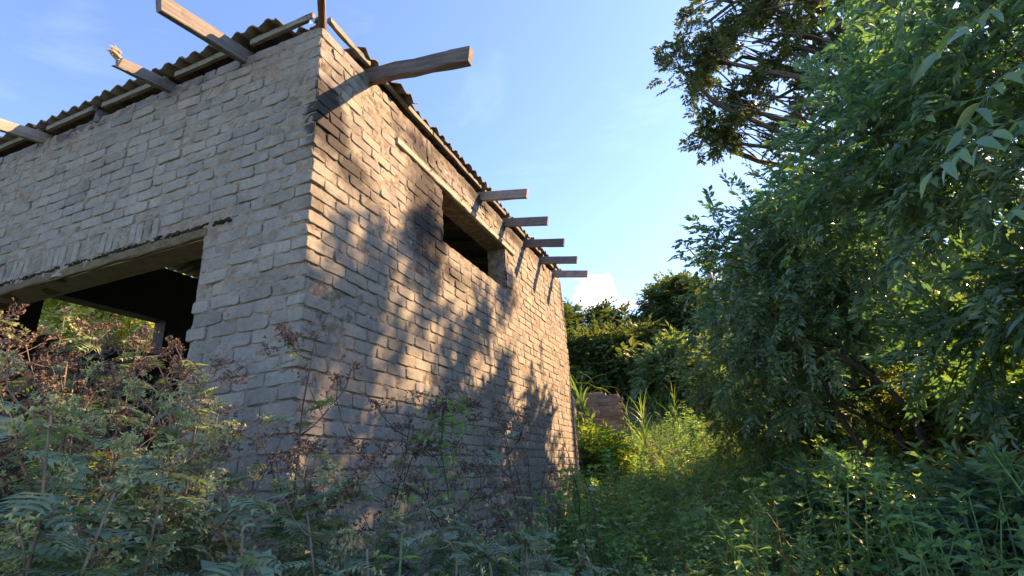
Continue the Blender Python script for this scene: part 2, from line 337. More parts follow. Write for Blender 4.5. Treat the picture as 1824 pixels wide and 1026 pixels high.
# ------------------------------------------------------------------ brick building
BX, BY, ZT = 4.7, 5.68, 4.50              # footprint: x from -BX to 0, y from 0 to BY; top of brickwork
CH = .085; BL = .234; BH = CH - .009
bld = empty('brick_building', (-BX / 2, BY / 2, .6)); bld_loc = np.array(bld.location)
tag(bld, 'derelict grey cement brick building with sagging corrugated roof and bare rafter ends', 'building')
def child(name, me, parent):
    o = bpy.data.objects.new(name, me); COL.objects.link(o); o.parent = parent
    if parent is bld: o.location = (-bld_loc[0], -bld_loc[1], -bld_loc[2])
    return o
NP = 10
def brick_template(rng, L, H, depth, rough=1.0):
    """front face at z = 0 looking +z, x along the length, y up; 50 triangles"""
    hx, hy = L / 2, H / 2
    base = np.array([[-hx, -hy * .75], [-hx * .8, -hy], [0, -hy], [hx * .8, -hy], [hx, -hy * .75], [hx, hy * .75], [hx * .8, hy], [0, hy], [-hx * .8, hy], [-hx, hy * .75]])
    if L < .15: base[[1, 3, 6, 8], 0] *= .98
    o = base + rng.normal(0, .0019 * rough, base.shape)
    if rng.random() < .35 * rough:                                  # a chipped corner
        k = rng.choice([0, 4, 5, 9]); o[k] *= .88; o[(k + 1) % 10] *= .94
    f = o * (1 - .0042 / np.maximum(np.abs(o).max(0), .03))
    V = [np.c_[f, rng.normal(0, .0006 * rough, NP)], np.c_[o, np.full(NP, -.0045) + rng.normal(0, .0012, NP)], np.c_[o, np.full(NP, -depth)], [[0, 0, .0012]]]
    V = np.concatenate(V); i = np.arange(NP); n = (i + 1) % NP
    F = np.concatenate([np.stack([np.full(NP, 30), i, n], -1), np.stack([i, i + 10, n + 10], -1), np.stack([i, n + 10, n], -1), np.stack([i + 10, i + 20, n + 20], -1), np.stack([i + 10, n + 20, n + 10], -1)])
    return V, F
_tcache = {}
def templates(kind, L, H, depth, k=10, rough=1.0):
    if kind not in _tcache:
        r = np.random.default_rng(abs(hash(kind)) % 1000 if False else sum(map(ord, kind)))
        T = [brick_template(r, L, H, depth, rough) for _ in range(k)]
        _tcache[kind] = (T, [mesh_np('brick', v, f, False, M['brick']) for v, f in T])
    return _tcache[kind]
templates('stretcher', BL - .011, BH, .05); templates('half', .106, BH, .05, 6)
templates('deep', BL - .011, BH, .108); templates('deephalf', .106, BH, .108, 6)
templates('soldier', .058, .15, .05, 8, 1.2); templates('tallsoldier', .066, .20, .05, 6, 1.3)
templates('quarter', .07, BH, .06, 5, 1.3)
LEN = {'stretcher': BL - .011, 'half': .106, 'deep': BL - .011, 'deephalf': .106, 'quarter': .07}
DEEP = {'stretcher': 'deep', 'half': 'deephalf', 'quarter': 'deephalf'}

def layout_wall(length, holes, lintels, rng, corner_phase, z0=.45, top=ZT, ragged=1.0, end_phase=None):
    """bricks as (kind, u, z, out, tilt, scale): u runs from the near corner along the wall"""
    out = []
    nc = int((top - z0) / CH) + 1
    for c in range(nc):
        z = top - (c + .5) * CH
        even = (c + corner_phase) % 2 == 0
        u = .118 if even else 0.0                                    # the other wall's corner brick shows as a header here
        first = not even
        spans = []
        while u < length - .02:
            k = 'stretcher'
            if not first and rng.random() < .06: k = 'half'
            if not first and u + LEN[k] > length - .01: k = 'half' if length - u > .1 else 'quarter'
            spans.append((k, u, first)); u += LEN[k] + .011 + rng.normal(0, .0018); first = False
        for k, us, fst in spans:
            um = us + LEN[k] / 2; z_ = z + rng.normal(0, .0013 * ragged) + .0024 * ragged * math.sin(um * 2.3 + c * .7)
            def inside(u_, m=0):
                for (a, b, q0, q1) in holes:
                    if a - m < u_ < b + m and q0 - .02 < z_ < q1 + .03: return True
                return False
            e0, e1 = us, us + LEN[k]
            if fst: e0 -= rng.uniform(-.006, .013)
            skip = False; deep = fst
            for (a, b, q0, q1) in holes + lintels:
                if q0 - .038 < z_ < q1 + .038:
                    if e1 > a + .012 and e0 < b - .012:
                        # trim against the opening
                        if e0 < a - .09: e1 = a + rng.normal(0, .008)
                        elif e1 > b + .09: e0 = b + rng.normal(0, .008)
                        else: skip = True
                    if (abs(e1 - a) < .05 or abs(e0 - b) < .05) and (a, b, q0, q1) in holes: deep = True
            if skip or e1 - e0 < .04: continue
            L = e1 - e0; kk = k
            if abs(L - LEN[k]) > .02:
                kk = 'stretcher' if L > .165 else ('half' if L > .085 else 'quarter')
            sx = L / LEN[kk]
            if deep: sx = L / LEN[DEEP[kk]]; kk = DEEP[kk]
            o = rng.normal(0, .0022 * ragged)
            if rng.random() < .06: o -= .010 * rng.random()
            if fst: o = rng.uniform(-.003, .009)
            out.append((kk, (e0 + e1) / 2, z_, o, rng.normal(0, .0065 * ragged), sx))
    return out

FRONT_HOLE = (.835, 3.75, .55, 3.135)                 # u = -x
FRONT_LINTEL = (.60, 4.05, 3.135, 3.235)
SIDE_HOLE = (1.675, 3.19, 3.585, 4.125)               # u = y
SIDE_LINTEL = (.88, 3.50, 4.125, 4.205)
r1 = np.random.default_rng(5)
front = layout_wall(BX, [FRONT_HOLE], [FRONT_LINTEL, (1.25, 3.78, 3.23, 3.385)], r1, 0, ragged=1.2)
# thin upright bricks standing over the mossy lintel
u = 1.29
while u < 3.74:
    front.append(('soldier', u, 3.312 + r1.normal(0, .004), r1.normal(.001, .003), r1.normal(-.05, .05), 1.0)); u += .0655 + abs(r1.normal(0, .006))
side = layout_wall(BY, [SIDE_HOLE], [SIDE_LINTEL], r1, 1, ragged=1.0)
side = [b for b in side if not (4.29 < b[2] and 1.0 < b[1] < 5.3)]
# loosened uprights and packing above the side lintel
u = 1.05
while u < 5.25:
    k = r1.random()
    if k < .62:
        side.append(('tallsoldier', u, 4.395 + r1.normal(0, .008), r1.normal(-.008, .010), r1.normal(0, .09), 1.0)); u += .079 + abs(r1.normal(0, .008))
    else:
        for zz in (4.335, 4.425): side.append(('half', u + .03 + r1.normal(0, .01), zz, r1.normal(-.008, .010), r1.normal(0, .06), 1.0))
        u += .122
hole_brick = (4.29, 3.437)                              # one brick knocked out of the side wall
side = [b for b in side if not (abs(b[1] - hole_brick[0]) < .1 and abs(b[2] - hole_brick[1]) < .045)]

def wall_frame(which):
    if which == 'front':   # x axis along -X ... keep right-handed: local x = +X, y = up, z = -Y (outwards)
        return Matrix(((1, 0, 0), (0, 0, -1), (0, 1, 0)))
    return Matrix(((0, 0, 1), (1, 0, 0), (0, 1, 0)))   # local x = +Y, y = up, z = +X
def wall_point(which, u, z, out):
    return np.array([-u, -out, z]) if which == 'front' else np.array([out, u, z])
def px_scale(P):
    d = P - CAM; w = d @ cF
    if w < .1: return -1, 0, 0
    return 946.5 / w, 912 + 946.5 * (d @ cR) / w, 513 - 946.5 * (d @ cU) / w

def vnoise0(P, scale, seed):
    r = np.random.default_rng(seed); s = np.zeros(len(P))
    for k in range(7):
        f = r.normal(0, 1, 3) * scale * (1 + .6 * k); s += np.sin(P @ f + r.uniform(0, 6.28)) / (1 + .35 * k)
    return s
def mortar_wall(name, which, length, holes, mat, z0, rng, amp):
    """recessed mortar face on a fine grid, plus the solid wall behind with its reveals"""
    step = .028; nu = int(length / step); nz = int((ZT - z0) / step)
    U = np.linspace(0.004, length - .004, nu + 1); Z = np.linspace(z0, ZT - .004, nz + 1)
    uu, zz = np.meshgrid(U, Z)
    n = rng.normal(0, 1, uu.shape); n = (n + np.roll(n, 1, 1) + np.roll(n, 1, 0) + np.roll(n, -1, 1)) / 2
    q = vnoise0(np.c_[uu.ravel(), zz.ravel(), 0 * uu.ravel()], 3.0, 9 if which == 'front' else 10).reshape(uu.shape)
    o = -.0066 + amp * .0036 * n + .0032 * np.clip(q, 0, 1.3)
    o[:, 0] = -.012; o[:, -1] = -.012
    P = np.stack([-uu, -o, zz], -1) if which == 'front' else np.stack([o, uu, zz], -1)
    V = P.reshape(-1, 3)
    cu = (U[:-1] + U[1:]) / 2; cz = (Z[:-1] + Z[1:]) / 2; cc, dd = np.meshgrid(cu, cz)
    keep = np.ones(cc.shape, bool)
    for a, b, q0, q1 in holes: keep &= ~((cc > a - .006) & (cc < b + .006) & (dd > q0) & (dd < q1 + .0))
    i, j = np.where(keep); a = i * (nu + 1) + j
    F = np.stack([a, a + 1, a + nu + 2, a + nu + 1], -1)
    if which == 'front': F = F[:, ::-1]
    mb = MB(); mb.add(V, quads2tris(F))
    # solid behind
    def box(u0, u1, q0, q1, d0=.02, d1=.22):
        pts = [wall_point(which, uu_, zz_, -dd_) for uu_ in (u0, u1) for dd_ in (d0, d1) for zz_ in (q0, q1)]
        mb.add(np.array(pts), quads2tris([[0, 1, 3, 2], [4, 6, 7, 5], [0, 4, 5, 1], [2, 3, 7, 6], [0, 2, 6, 4], [1, 5, 7, 3]]))
    (a, b, q0, q1) = holes[0]
    box(.025, a, z0 - .3, ZT - .02); box(b, length - .025, z0 - .3, ZT - .02); box(a - .01, b + .01, z0 - .3, q0, .021, .219); box(a - .01, b + .01, q1, ZT - .021, .021, .219)
    V, F = mb.get(); me = mesh_np(name, V, F, False, mat)
    return child(name, me, bld)
w_front = mortar_wall('front_wall', 'front', BX, [FRONT_HOLE], M['mortar_front'], .45, r1, 1.5)
w_side = mortar_wall('side_wall', 'side', BY, [SIDE_HOLE], M['mortar_side'], .45, r1, 1.0)
tag(w_front, 'shaded front wall with a wide dark opening'); tag(w_side, 'sun dappled side wall with a high window opening')

cands = []
for which, bricks in (('front', front), ('side', side)):
    for b in bricks:
        P = wall_point(which, b[1], b[2], b[3]); s, px, py = px_scale(P)
        d = unit(CAM - P); nrm = np.array([0, -1, 0]) if which == 'front' else np.array([1, 0, 0])
        area = s * s * max(0, d @ nrm) * (LEN.get(b[0], .06) * b[5])
        vis = 0 < px < 1824 and 0 < py < 760 and not (px < 350 and py > 600)
        cands.append((area if vis else -1, which, b))
cands.sort(key=lambda t: -t[0])
single = {id(c[2]) for c in cands[:300] if c[0] > 0}
rest = {'front': MB(), 'side': MB()}
for which, bricks, wall in (('front', front, w_front), ('side', side, w_side)):
    Rw = wall_frame(which).to_4x4()
    for b in bricks:
        kind, u, z, o, tilt, sx = b
        T, meshes = _tcache[kind]; k = r1.integers(0, len(T))
        P = wall_point(which, u, z, o)
        mat = Matrix.Translation(P) @ Rw @ Matrix.Rotation(tilt, 4, 'Z') @ Matrix.Rotation(r1.normal(0, .009), 4, 'Y') @ Matrix.Diagonal((sx * (1 if r1.random() < .5 else -1) if False else sx, 1 + r1.normal(0, .012), 1, 1))
        if id(b) in single:
            ob = bpy.data.objects.new('brick', meshes[k]); COL.objects.link(ob); ob.parent = wall; ob.matrix_local = mat
        else:
            A = np.array(mat); v, f = T[k]; rest[which].add(v @ A[:3, :3].T + A[:3, 3], f)
for which, wall in (('front', w_front), ('side', w_side)):
    o = rest[which].build('brick_courses', M['brick'], wall); o['kind'] = 'stuff'

# far walls of the room
def slab(name, boxes, mat):
    mb = MB()
    for (x0, x1, y0, y1, z0, z1) in boxes:
        V = np.array([[x, y, z] for x in (x0, x1) for y in (y0, y1) for z in (z0, z1)])
        mb.add(V, quads2tris([[0, 1, 3, 2], [4, 6, 7, 5], [0, 4, 5, 1], [2, 3, 7, 6], [0, 2, 6, 4], [1, 5, 7, 3]]))
    V, F = mb.get(); return child(name, mesh_np(name, V, F, False, mat), bld)
WY0, WY1, WZ0, WZ1 = 1.10, 2.47, 3.24, 3.80
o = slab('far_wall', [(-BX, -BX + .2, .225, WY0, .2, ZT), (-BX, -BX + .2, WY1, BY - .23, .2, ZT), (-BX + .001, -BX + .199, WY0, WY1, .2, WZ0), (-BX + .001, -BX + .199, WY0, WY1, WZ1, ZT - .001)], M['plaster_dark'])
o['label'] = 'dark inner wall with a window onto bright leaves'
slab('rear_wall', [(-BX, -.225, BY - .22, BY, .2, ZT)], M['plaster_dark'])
slab('floor', [(-BX + .2, -.22, .22, BY - .22, .3, .6)], M['soil'])
slab('window_sill', [(-BX - .05, -BX + .34, WY0 + .03, WY1 + .05, WZ0 + .002, WZ0 + .07)], M['concrete'])

# lintels
def rough_beam(p0, p1, w, h, rng, nseg=14, jit=.006, up=(0, 0, 1), taper=0.0, broken=0.0):
    """beam along p0-p1, w across and h high, edges worn; returns verts and tris"""
    p0 = np.asarray(p0, float); p1 = np.asarray(p1, float); T = unit(p1 - p0); A = unit(np.cross(T, up)); B = np.cross(A, T)
    ch = .12 * min(w, h)
    sec = np.array([[-w / 2, -h / 2 + ch], [-w / 2 + ch, -h / 2], [w / 2 - ch, -h / 2], [w / 2, -h / 2 + ch], [w / 2, h / 2 - ch], [w / 2 - ch, h / 2], [-w / 2 + ch, h / 2], [-w / 2, h / 2 - ch]])
    t = np.linspace(0, 1, nseg + 1); L = np.linalg.norm(p1 - p0); V = []
    for k, tt in enumerate(t):
        s = sec * (1 - taper * tt) + rng.normal(0, jit * .35, sec.shape)
        s[:, 1] += .4 * jit * math.sin(tt * 5 + 1)
        off = np.zeros(8)
        if k == nseg and broken: off = rng.uniform(-broken, broken * .2, 8) + np.where(sec[:, 1] > 0, -broken, 0)
        V.append(p0 + T * (tt * L + off[:, None]) + s[:, :1] * A + s[:, 1:] * B)
    V = np.concatenate(V); n = 8
    i = np.arange(nseg)[:, None] * n; j = np.arange(n)[None]; jn = (j + 1) % n
    F = quads2tris(np.stack([i + j, i + n + j, i + n + jn, i + jn], -1).reshape(-1, 4))
    e = nseg * n
    F = np.concatenate([F, [[e, e + q + 1, e + q] for q in range(1, 7)], [[0, q, q + 1] for q in range(1, 7)]])
    return V, F
def beam_part(name, p0, p1, w, h, mat, parent=bld, **k):
    r = k.pop('rng', r1)
    p0 = np.asarray(p0, float); p1 = np.asarray(p1, float); L = np.linalg.norm(p1 - p0)
    V, F = rough_beam((0, 0, 0), (L, 0, 0), w, h, r, **k)
    me = mesh_np(name, V, F, False, mat)
    o = bpy.data.objects.new(name, me); COL.objects.link(o); o.parent = parent
    X = Vector(p1 - p0).normalized(); Y = Vector((0, 0, 1)).cross(X).normalized(); Z = X.cross(Y)
    m = Matrix((X, Y, Z)).transposed().to_4x4(); m.translation = Vector(p0) - (Vector(bld_loc) if parent is bld else Vector((0, 0, 0)))
    o.matrix_local = m
    return o
o = beam_part('lintel', (-.80, .096, 3.172), (-4.05, .096, 3.172), .20, .070, M['old_lintel'], nseg=30, jit=.006)
o['label'] = 'mossy weathered lintel over the wide front opening'
# moss in the joint above it; black pieces also stand in for the gap's shade
mb = MB(); u = .62
while u < 3.9:
    w_ = r1.uniform(.010, .026); V, F = brick_template(r1, w_ * 1.7, r1.uniform(.006, .026), .02, 2.2)
    mb.add(np.c_[-(V[:, 0] + u), -V[:, 2] - .002 - r1.uniform(-.006, .008), V[:, 1] + 3.218 + r1.normal(0, .006)], F[:, ::-1]); u += w_
V, F = mb.get(); o = child('moss_and_shade', mesh_np('moss_and_shade', V, F, True, M['moss_and_shade']), bld)
# packing between brickwork and lintel end
o = beam_part('lintel', (.0 - .088, .90, 4.163), (.0 - .088, 3.48, 4.163), .21, .066, M['concrete'], nseg=24, jit=.003)
o['label'] = 'pale precast concrete lintel above the side window'
side_lintel = o
def loop_wire(y):
    a = np.linspace(0, 2 * np.pi, 15)
    P = np.stack([.030 + .018 * np.cos(a), y + .012 * np.sin(2 * a) * .4 + .022 * np.sin(a), 4.178 + .026 * np.sin(a + .8)], -1)
    V, F = tube(P, .0024, 5, False); me = mesh_np('wire_loop', V, F, True, M['wire'])
    ob = bpy.data.objects.new('wire_loop', me); COL.objects.link(ob); ob.parent = bld; ob.location = (-bld_loc[0], -bld_loc[1], -bld_loc[2])
for y in (1.42, 2.02, 2.72): loop_wire(y)

# eaves boards
segs_f = [(-.06, -.60), (-.70, -1.33), (-1.43, -2.12), (-2.22, -2.80), (-2.90, -4.7)]
for a, b in segs_f:
    beam_part('eaves_board', (a, -.012, 4.592 + r1.normal(0, .004)), (b, -.012, 4.585 + r1.normal(0, .004)), .030, .046, M['board'], nseg=8, jit=.004)
segs_s = [(.05, .50), (.60, 1.45), (1.47, 2.52), (2.62, 3.24), (3.34, 3.93), (4.03, 4.60), (4.70, 5.23), (5.3, 5.65)]
for a, b in segs_s:
    beam_part('eaves_board', (.012, a, 4.585 + r1.normal(0, .006)), (.012, b, 4.585 + r1.normal(0, .006)), .030, .044, M['board'] if a < 1 else M['wood_dark'], nseg=8, jit=.005)
# wall plates lying in the top of the walls
beam_part('wall_plate', (-.1, .12, 4.535), (-4.6, .12, 4.535), .10, .07, M['wood_dark'], nseg=10)
beam_part('wall_plate', (-.12, .1, 4.535), (-.12, 5.6, 4.535), .10, .07, M['wood_dark'], nseg=10)

# rafters: inside they climb with the roof pitch, outside their ends stick out bare
PITCH = .20
def rafter(base, direction, length, w, h, mat, label, broken=0.0, inner=1.9, pitch=PITCH, jit=.004, taper=0.0):
    base = np.asarray(base, float); d = np.array([direction[0], direction[1], 0.]); d /= np.linalg.norm(d)
    p0 = base - d * inner + np.array([0, 0, pitch * inner]); p1 = base + d * length - np.array([0, 0, pitch * length])
    o = beam_part('rafter', p0, p1, w, h, mat, nseg=18, jit=jit, broken=broken, taper=taper); o['label'] = label
rafter((-.665, 0, 4.505), (0, -1), .62, .045, .118, M['wood_grey'], 'long mottled rafter end on the shaded front')
rafter((-1.385, 0, 4.500), (0, -1), .42, .040, .085, M['wood_grey'], 'short rafter end with a broken splintered tip', broken=.05, jit=.007)
rafter((-2.86, 0, 4.520), (0, -1), .62, .045, .095, M['wood_pale'], 'rafter end cut by the left picture edge')
rafter((-2.17, 0, 4.505), (0, -1), .05, .045, .11, M['wood_dark'], 'charred rafter stub set in a gap of the brickwork', broken=.04, jit=.008)
rafter((0, 0, 4.545), (.62, -.78), .55, .045, .10, M['wood_brown'], 'hip rafter end at the roof corner', inner=2.5, pitch=.13)
rafter((0, .545, 4.515), (1, 0), .83, .060, .125, M['wood_dark'], 'thick blackened rafter end near the corner', jit=.012, pitch=.17)
for y, m_, lab in ((2.565, 'wood_pale', 'pale rafter end above the window lintel'), (3.285, 'wood_grey', 'second pale rafter end along the side eaves'), (3.98, 'wood_dark', 'dark stained rafter end between grey ones'), (4.645, 'wood_grey', 'rafter end next to the last one'), (5.27, 'wood_pale', 'last rafter end by the far corner')):
    rafter((0, y, 4.495), (1, 0), .53, .045, .105, M[m_], lab)
# splinters of the broken rafter
mb = MB()
for k in range(14):
    x = -1.385 + r1.uniform(-.017, .017); z0 = 4.455 + r1.uniform(-.02, .05); L = r1.uniform(.02, .06)
    V, F = tube([(x, -.37, z0), (x + r1.normal(0, .004), -.40 - L * .5, z0 + r1.normal(.01, .006)), (x + r1.normal(0, .008), -.40 - L, z0 + r1.normal(.012, .012))], [.009, .006, .001], 5)
    mb.add(V, F)
V, F = mb.get(); child('splinters', mesh_np('splinters', V, F, False, M['wood_broken']), bld)
# bit of bright flashing under the corner
V = np.array([[-.10, -.01, 4.56], [-.03, -.02, 4.565], [-.035, -.035, 4.50], [-.085, -.03, 4.515], [-.06, -.045, 4.53]])
child('flashing', mesh_np('flashing', V, np.array([[0, 1, 4], [1, 2, 4], [2, 3, 4], [3, 0, 4]]), False, M['tin']), bld)

# corrugated hip roof, sheet by sheet
roof = empty('roof', (0, 0, 0)); roof.parent = bld; roof['label'] = 'dark weathered corrugated hip roof'
roof.location = (-bld_loc[0], -bld_loc[1], -bld_loc[2])
CP, CA = .135, .021
RISE = PITCH; RX, RY = -BX / 2, BY / 2
def roof_sheet(side_, u0, u1, over, ragged, drop=0.0):
    """u along the eave; each column runs from the eave up to the hip line or ridge"""
    nu = max(3, int((u1 - u0) / CP * 8)); us = np.linspace(u0, u1, nu + 1); nv = 7
    tot = BX if side_ in ('front', 'rear') else BY
    Vt = []; tilt = r1.normal(0, .006)
    lim = BX / 2
    for u in us:
        up = max(.02, min(u, tot - u, lim))                              # plan depth up to the hip
        e = over + ragged * (.5 * math.sin(u * 23) + r1.normal(0, .35))
        for k in range(nv):
            s = -e + (up + e) * (k / (nv - 1)) ** 1.0
            z = 4.655 + RISE * s + CA * math.cos(2 * math.pi * u / CP) + tilt * (u - u0) - drop * max(0, -s) * 4
            Vt.append((u, s, z))
    Vt = np.array(Vt)
    def place(P):
        u, s, z = P[:, 0], P[:, 1], P[:, 2]
        if side_ == 'front': return np.stack([-u, s, z], -1)
        if side_ == 'side': return np.stack([-s, u, z], -1)
        if side_ == 'rear': return np.stack([-u, BY - s, z], -1)
        return np.stack([-BX + s, u, z], -1)
    top = place(Vt); bot = place(Vt - np.array([0, 0, .009])); n = len(top)
    i, j = np.meshgrid(np.arange(nu), np.arange(nv - 1), indexing='ij'); a = (i * nv + j).ravel()
    Q = np.stack([a, a + nv, a + nv + 1, a + 1], -1); Q2 = Q[:, ::-1] + n
    e1 = np.stack([np.arange(nu) * nv, np.arange(nu) * nv + n, np.arange(1, nu + 1) * nv + n, np.arange(1, nu + 1) * nv], -1)
    c0 = np.arange(nv - 1); e2 = np.stack([c0, c0 + 1, c0 + 1 + n, c0 + n], -1); l = nu * nv
    e3 = np.stack([c0 + l, c0 + l + n, c0 + 1 + l + n, c0 + 1 + l], -1)
    F = np.concatenate([Q, Q2, e1, e2, e3])
    o = bpy.data.objects.new('roof_sheet', mesh_np('roof_sheet', np.concatenate([top, bot]), F, True, M['roof'])); COL.objects.link(o); o.parent = roof
def edges(a, b, w):
    k = max(1, int(round((b - a) / w))); return list(zip(np.linspace(a, b, k + 1)[:-1], np.linspace(a, b, k + 1)[1:]))
for a, b in edges(.32, BX, .88): roof_sheet('front', a, b + .03, .065 + r1.uniform(-.012, .02), .006)
roof_sheet('front', .06, .33, -.10, .02)
side_edges = [(.05, .42, -.16), (.40, .78, .05), (.76, 1.07, .10), (1.05, 1.42, .02)]
for a, b, ov in side_edges: roof_sheet('side', a, b + .01, ov, .012, drop=.1)
for a, b in edges(1.42, BY - .1, .7): roof_sheet('side', a, b + .03, .035 + r1.uniform(-.02, .03), .012)
for a, b in edges(.05, BX, .9): roof_sheet('rear', a, b + .03, .1, .01)
for a, b in edges(.05, BY, .9): roof_sheet('far', a, b + .03, .1, .01)
# ------------------------------------------------------------------ leaves and twigs
def leaf_fine(L=1.0, W=.3, fold=.10, curl=.25):
    """pointed leaf of 8 triangles along +y, folded on its midrib, tip drooping towards -z"""
    y = np.array([0, .33, .68, 1.0]) * L; w = np.array([0, 1.0, .72, 0]) * W / 2
    z = -curl * L * (np.array([0, .33, .68, 1.0]) ** 2)
    V = [(0, 0, 0), (-w[1], y[1], z[1] + fold * W), (0, y[1], z[1]), (w[1], y[1], z[1] + fold * W), (-w[2], y[2], z[2] + fold * W * .8), (0, y[2], z[2]), (w[2], y[2], z[2] + fold * W * .8), (0, y[3], z[3])]
    F = [(0, 2, 1), (0, 3, 2), (1, 2, 5), (1, 5, 4), (2, 3, 6), (2, 6, 5), (4, 5, 7), (5, 6, 7)]
    return np.array(V), np.array(F)
def leaf_smooth(L=1.0, W=.32, fold=.14, curl=.3, wave=.02):
    t = np.array([0, .08, .2, .36, .54, .72, .88, 1.0]); w = np.array([0, .38, .78, 1.0, .93, .66, .30, 0]) * W / 2; z = -curl * L * t ** 2
    V = [(0, 0, 0)]; F = []
    for k in range(1, 7):
        V += [(-w[k], t[k] * L, z[k] + fold * w[k] * 2 + wave * math.sin(k * 2.1)), (0, t[k] * L, z[k]), (w[k], t[k] * L, z[k] + fold * w[k] * 2 + wave * math.sin(k * 1.7 + 1))]
    V.append((0, L, z[7])); F += [(0, 2, 1), (0, 3, 2)]
    for k in range(5):
        a = 1 + 3 * k; F += [(a, a + 1, a + 4), (a, a + 4, a + 3), (a + 1, a + 2, a + 5), (a + 1, a + 5, a + 4)]
    F += [(16, 17, 19), (17, 18, 19)]
    return np.array(V, float), np.array(F)
def leaf_heart(L=1.0, W=.85):
    V = [(0, .02, 0), (-.36 * W, -.08 * L, .02), (-.5 * W, .25 * L, .05), (-.33 * W, .62 * L, .0), (0, L, -.16), (.33 * W, .62 * L, .0), (.5 * W, .25 * L, .05), (.36 * W, -.08 * L, .02), (0, .5 * L, -.05)]
    F = [(0, 2, 1), (0, 8, 2), (2, 8, 3), (3, 8, 4), (4, 8, 5), (5, 8, 6), (6, 8, 0), (0, 7, 6)]
    return np.array(V, float), np.array(F)
def leaf_simple(L=1.0, W=.4):
    V = [(0, 0, 0), (-W / 2, .45 * L, .06 * L), (0, L, -.12 * L), (W / 2, .45 * L, .06 * L), (0, .45 * L, 0)]
    return np.array(V, float), np.array([(0, 4, 1), (1, 4, 2), (2, 4, 3), (3, 4, 0)])
def leaf_tiny(L=1.0, W=.5):
    return np.array([(0, 0, 0), (-W / 2, .45 * L, .08), (0, L, -.1), (W / 2, .45 * L, .08)], float), np.array([(0, 2, 1), (0, 3, 2)])
def leaf_pinnate(rng, L=1.0, pairs=7, W=.62):
    """deeply lobed feathery leaf; lobes share the midrib so that it is one piece"""
    V = []; F = []; n = pairs * 2 + 2
    t = np.linspace(0, 1, n); bend = rng.uniform(.1, .35)
    for tt in t: V.append((0, tt * L, -bend * L * tt * tt))
    for k in range(pairs):
        a, b = 2 * k + 1, 2 * k + 2
        w = W / 2 * L * math.sin(math.pi * (.18 + .72 * (k + .5) / pairs)) * rng.uniform(.65, 1.2)
        for sgn in (-1, 1):
            tipy = t[b] * L + w * .62; zc = -bend * L * t[b] ** 2
            i = len(V); w = w * rng.uniform(.75, 1.2)
            V += [(sgn * w * .55, (t[a] * .5 + t[b] * .5) * L + w * .12, zc + .03 * L), (sgn * w, tipy, zc - rng.uniform(0, .1) * L), (sgn * w * .5, t[b] * L + w * .5, zc + .03 * L)]
            F += [(a, i, b), (i, i + 1, i + 2), (b, i, i + 2)] if sgn < 0 else [(a, b, i), (i, i + 2, i + 1), (b, i + 2, i)]
    F += [(n - 3, n - 2, n - 1)]
    for k in range(0, n - 1, 3):
        i = len(V); V.append((.008 * L, (t[k] + t[k + 1]) / 2 * L, -bend * L * t[k] ** 2 + .004)); F.append((k, k + 1, i))
    return np.array(V, float), np.array(F)
def twig(rng, n, stem, leaf, lsize, spread=.9, droop=.35, stem_r=.004, jitter=.25, opposite=False):
    """a leafy shoot along +y with z up; leaf = template function result list"""
    mb = MB(); P = np.array([(rng.normal(0, .02) * stem * k, stem * k / 5, -droop * stem * (k / 5) ** 2) for k in range(6)])
    if stem_r: V, F = tube(P[[0, 3, 5]], np.array([1, .7, .4]) * stem_r, 3, False); mb.add(V, F)
    for k in range(n):
        tt = .12 + .88 * (k + .5) / n; x = np.interp(tt * 5, range(6), P[:, 0]); z = np.interp(tt * 5, range(6), P[:, 2])
        base = np.array([x, tt * stem, z]); sd = 1 if k % 2 else -1
        if k >= n - 1: D = np.array([rng.normal(0, .2), 1, -droop])
        else: D = np.array([sd * spread * rng.uniform(.6, 1.2), rng.uniform(.35, .9), rng.uniform(-droop * 1.6, .25)])
        Nn = np.array([rng.normal(0, jitter), rng.normal(0, jitter), 1.0])
        R = rot_frames(D[None], Nn[None])[0]; v, f = leaf[rng.integers(0, len(leaf))]
        mb.add(v @ R * (lsize * rng.uniform(.65, 1.15)) + base, f)
    return mb.get()
def shoot_frames(D, rng, up=(0, 0, 1), jit=.25):
    U = np.asarray(up) + rng.normal(0, jit, (len(D), 3)); return rot_frames(D, U)

_tr = np.random.default_rng(3)
LF = [leaf_fine(1, w, f, c) for w, f, c in ((.36, .12, .22), (.42, .2, .35), (.30, .1, .12), (.36, .25, .5))]
LS = [leaf_simple(1, w) for w in (.36, .44, .3)]
LT = [leaf_tiny(1, w) for w in (.42, .55, .34)]
LH = [leaf_heart(1, w) for w in (.8, .95)]
TW_SHRUB = [twig(_tr, 13, .28, LF, .095, droop=.30, jitter=.4) for _ in range(7)]
TW_SHRUB2 = [twig(_tr, 14, .28, LS, .092, droop=.3, jitter=.4) for _ in range(6)]
TW_OLIVE = [twig(_tr, 14, .30, LT, .075, droop=.3, stem_r=.003) for _ in range(6)]
TW_TREE = [twig(_tr, 17, .26, LT, .115, droop=.25, spread=1.1, stem_r=.004, jitter=.5) for _ in range(6)]
TW_SHRUB_LOW = [twig(_tr, 13, .28, LT, .098, droop=.3, jitter=.4) for _ in range(6)]
TW_FAR = [twig(_tr, 12, .45, LT, .20, droop=.3, spread=1.1, stem_r=0, jitter=.6) for _ in range(6)]
TW_THICK = [twig(_tr, 11, .35, LT, .11, droop=.2, spread=1.0, stem_r=.003, jitter=.5) for _ in range(6)]

